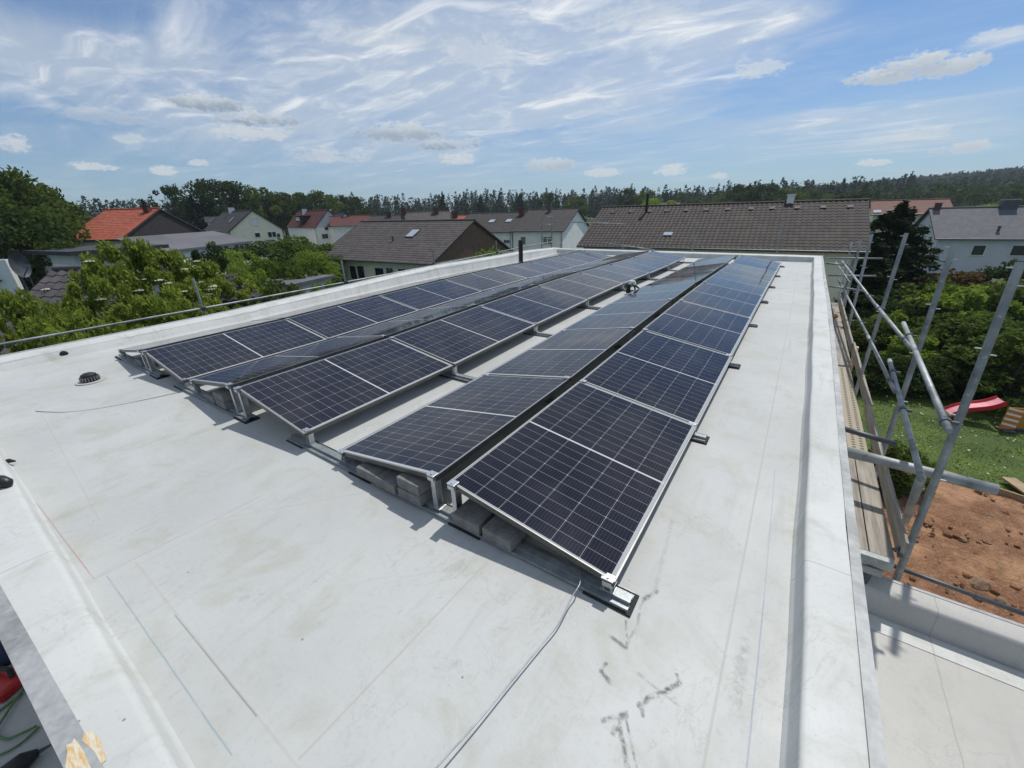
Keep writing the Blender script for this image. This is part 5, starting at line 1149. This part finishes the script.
# white flower heads lie on the outermost elder leaves
rg = np.random.default_rng(8); bpy.context.view_layer.update()
heads = [(158, 281), (168, 284), (143, 280), (184, 270), (199, 283), (211, 290), (213, 287), (183, 292), (131, 307), (139, 291), (74, 280), (126, 282), (197, 262), (160, 288), (90, 262), (101, 300), (46, 290), (208, 295)]
hd = MB()
first_h = None
for i, (px, py) in enumerate(heads):
    dr = Vector(tuple(ray(px, py))).normalized(); hit, hp, hn, hi_, ho_, hm_ = S.ray_cast(bpy.context.evaluated_depsgraph_get(), Vector(tuple(CAM)), dr)
    p = np.array(hp-dr*.05) if hit and (hp-Vector(tuple(CAM))).length < 26 else atd(px, py, 15)
    if first_h is None:
        n = 90; a = rg.uniform(0, 6.28, n); r = .11*np.sqrt(rg.uniform(0, 1, n)); V, Fq = leafcloud(np.stack([r*np.cos(a), r*np.sin(a), .05-r*.3], 1), .035, rg, 1., flat=2.)
        first_h = bpy.data.objects.new('flower_head', rawmesh('flower_head', V, Fq, L_FLOW)); COL.objects.link(first_h); o = first_h
    else: o = first_h.copy(); COL.objects.link(o)
    o.location = tuple(map(float, p)); tag(o, 'flat white elder flower head among the leaves', 'flower', 'white elder flower heads')

# far forest: thousands of spruces and broadleaf crowns as one mass
def forest(name, label, az0, az1, r0, r1, n, seed, m, hmin=15, hmax=24, leafs=70, size=2.2, conf=.7):
    rng = np.random.default_rng(seed); az = np.radians(rng.uniform(az0, az1, n)); r = np.sqrt(rng.uniform(r0**2, r1**2, n)); X = r*np.sin(az); Y = r*np.cos(az); Z = np.array([GZ+terr(a, b) for a, b in zip(X, Y)])
    H = rng.uniform(hmin, hmax, n); isc = rng.random(n) < conf; out = []
    for i in range(n):
        k = leafs; f = rng.uniform(0, 1, k)**.8; a = rng.uniform(0, 6.28, k)
        if isc[i]: R = H[i]*.17*(1-f)**.9+.25; zz = H[i]*(.25+.75*f)
        else: R = H[i]*.26*np.sqrt(np.clip(1-((f-.45)/.6)**2, .02, 1)); zz = H[i]*(.2+.72*f)
        q = R*np.sqrt(rng.uniform(.3, 1, k)); out.append(np.stack([X[i]+q*np.cos(a), Y[i]+q*np.sin(a), Z[i]+zz], 1))
    V, Fq = leafcloud(np.concatenate(out), size, rng, .5, flat=.3)
    o = bpy.data.objects.new(name, rawmesh(name, V, Fq, m)); COL.objects.link(o); o['kind'] = 'stuff'; o['label'] = label; o['category'] = 'forest'; return o
forest('far_forest', 'long band of spruce forest along the horizon behind the houses', -95, 8, 235, 330, 1800, 31, L_PINE, 8, 19, 110, 1.15, .6)
forest('hill_forest', 'dense mixed forest covering the hill on the right horizon', -22, 34, 400, 980, 5200, 32, leafmat('hill_leaves', (.010, .028, .014), (.035, .070, .030), .1), 12, 18, 34, 3.2, .6)
forest('edge_wood', 'darker broadleaf wood before the hill on the right', -14, 30, 200, 330, 420, 33, L_DARK, 9, 14, 90, 1.6, .1)

# ------------------------------------------------------------------ garden things on the right
p = onz(972, 412, GZ+.6)
sl = thing('red_slide', 'red and pink toy slide lying tilted on the lawn behind the scaffold', 'slide', tuple(onz(952, 414, GZ+.15)), 0)
a = onz(948, 413, GZ+.25); b = atd(1002, 400.5, float(np.hypot(*(onz(948, 413, GZ+.25)-CAM)[:2]))+.6); base = np.array(sl.location); d = b-a; d1 = d/np.linalg.norm(d); sd2 = np.cross(d1, [0, 0, 1]); sd2 /= np.linalg.norm(sd2); up = np.cross(sd2, d1)
M_PINK = mat('faded_red_plastic', (.78, .32, .36), .5); M_REDP = mat('red_slide_plastic', (.45, .015, .03), .45)
mb = MB(); mb.sweep([(-.26, 0), (.26, 0), (.26, .03), (-.26, .03)], [(tuple(a-base+d*t_+up*(.06*math.sin(t_*6))), tuple(sd2), tuple(up)) for t_ in np.linspace(0, 1, 9)], close=True); mb.build('chute', M_PINK, sl)
for s_ in (-.29, .26):
    mb = MB(); mb.sweep([(s_, -.05), (s_+.03, -.05), (s_+.03, .11), (s_, .11)], [(tuple(a-base+d*t_+up*(.06*math.sin(t_*6))), tuple(sd2), tuple(up)) for t_ in np.linspace(0, 1, 9)], close=True); mb.build('side_wall', M_REDP, sl)
q = onz(1005, 431, GZ+.03)
br = thing('striped_barrier', 'orange barrier board with slanting white stripes standing on the lawn', 'barrier', tuple(q), math.radians(20))
M_ORG = mat('orange_paint', (.62, .20, .03), .5); M_WST = mat('white_stripe', (.80, .78, .74), .4)
mb = MB(); mb.box((-.24, -.03, .1), (.24, 0, .95)); mb.build('board', M_ORG, br, bevel=.01)
mb = MB()
for k in range(4): z = .24+k*.20; mb.quad((-.23, -.034, z+.12), (-.23, -.034, z+.04), (.22, -.034, z-.07), (.22, -.034, z+.01))
mb.build('stripe', M_WST, br)
mb = MB(); mb.box((-.2, -.2, 0), (.2, .2, .09)); mb.build('foot', M_SCAFD, br, bevel=.02)
q = onz(1019, 430, GZ+.03)
o = thing('orange_post', 'plain orange board beside the striped barrier', 'barrier', tuple(q), .3); mb = MB(); mb.box((-.2, -.03, .05), (.2, .03, .8)); mb.build('board', mat('ochre_paint', (.50, .24, .03), .6), o, bevel=.01); mb = MB(); mb.box((-.2, -.2, 0), (.2, .2, .08)); mb.build('foot', M_SCAFD, o)
a, b = onz(930, 470, GZ+.12), onz(1040, 506, GZ+.12)
def beam(a, b, w, h, label):
    d = np.array(b)-np.array(a); L = float(np.hypot(d[0], d[1])); mb = MB(); mb.box((0, -w/2, -h/2), (L, w/2, h/2)); o = mb.build('timber_board', M_PLANK if False else M_TIMB2, bevel=.01); o.location = tuple(map(float, a)); o.rotation_euler = (0, -math.atan2(float(d[2]), L), math.atan2(d[1], d[0])); return tag(o, label, 'timber board', 'timber boards edging the lawn')
M_TIMB2 = mat('tan_timber', (.34, .24, .14), .8, 0, .25, 4.)
beam(a, b, .06, .28, 'long tan board edging the lawn above the bare earth'); beam(onz(1008, 478, GZ+.2), onz(1040, 500, GZ+.2), .35, .06, 'wide tan board lying at the right picture edge')
# pink flower and fallen things in the garden
q = onz(967, 337.5, GZ+1.2); mb = MB(); mb.tube([(-.12, 0, 0), (0, 0, .06), (.12, 0, 0)], [.05, .10, .05], 8); o = mb.build('pink_blossom', mat('pink_petals', (.75, .45, .45), .7), smooth=True); o.location = tuple(q); tag(o, 'pale pink blossom on the dark shrub', 'blossom')
# thin air between here and the hills
hz_ = MB(); hz_.box((-1650, -1650, GZ-1.5), (1650, 1650, 210)); hm = bpy.data.materials.new('air'); hm.use_nodes = True; hm.node_tree.nodes.clear()
ho = hm.node_tree.nodes.new('ShaderNodeOutputMaterial'); hv_ = hm.node_tree.nodes.new('ShaderNodeVolumePrincipled'); hv_.inputs['Color'].default_value = (.80, .90, 1, 1); hv_.inputs['Density'].default_value = .00028; hv_.inputs['Anisotropy'].default_value = .2
hm.node_tree.links.new(hv_.outputs[0], ho.inputs['Volume']); o = hz_.build('haze', hm, kind='stuff'); o['label'] = 'thin pale haze in the distance'; o['category'] = 'haze'
bpy.context.view_layer.update()
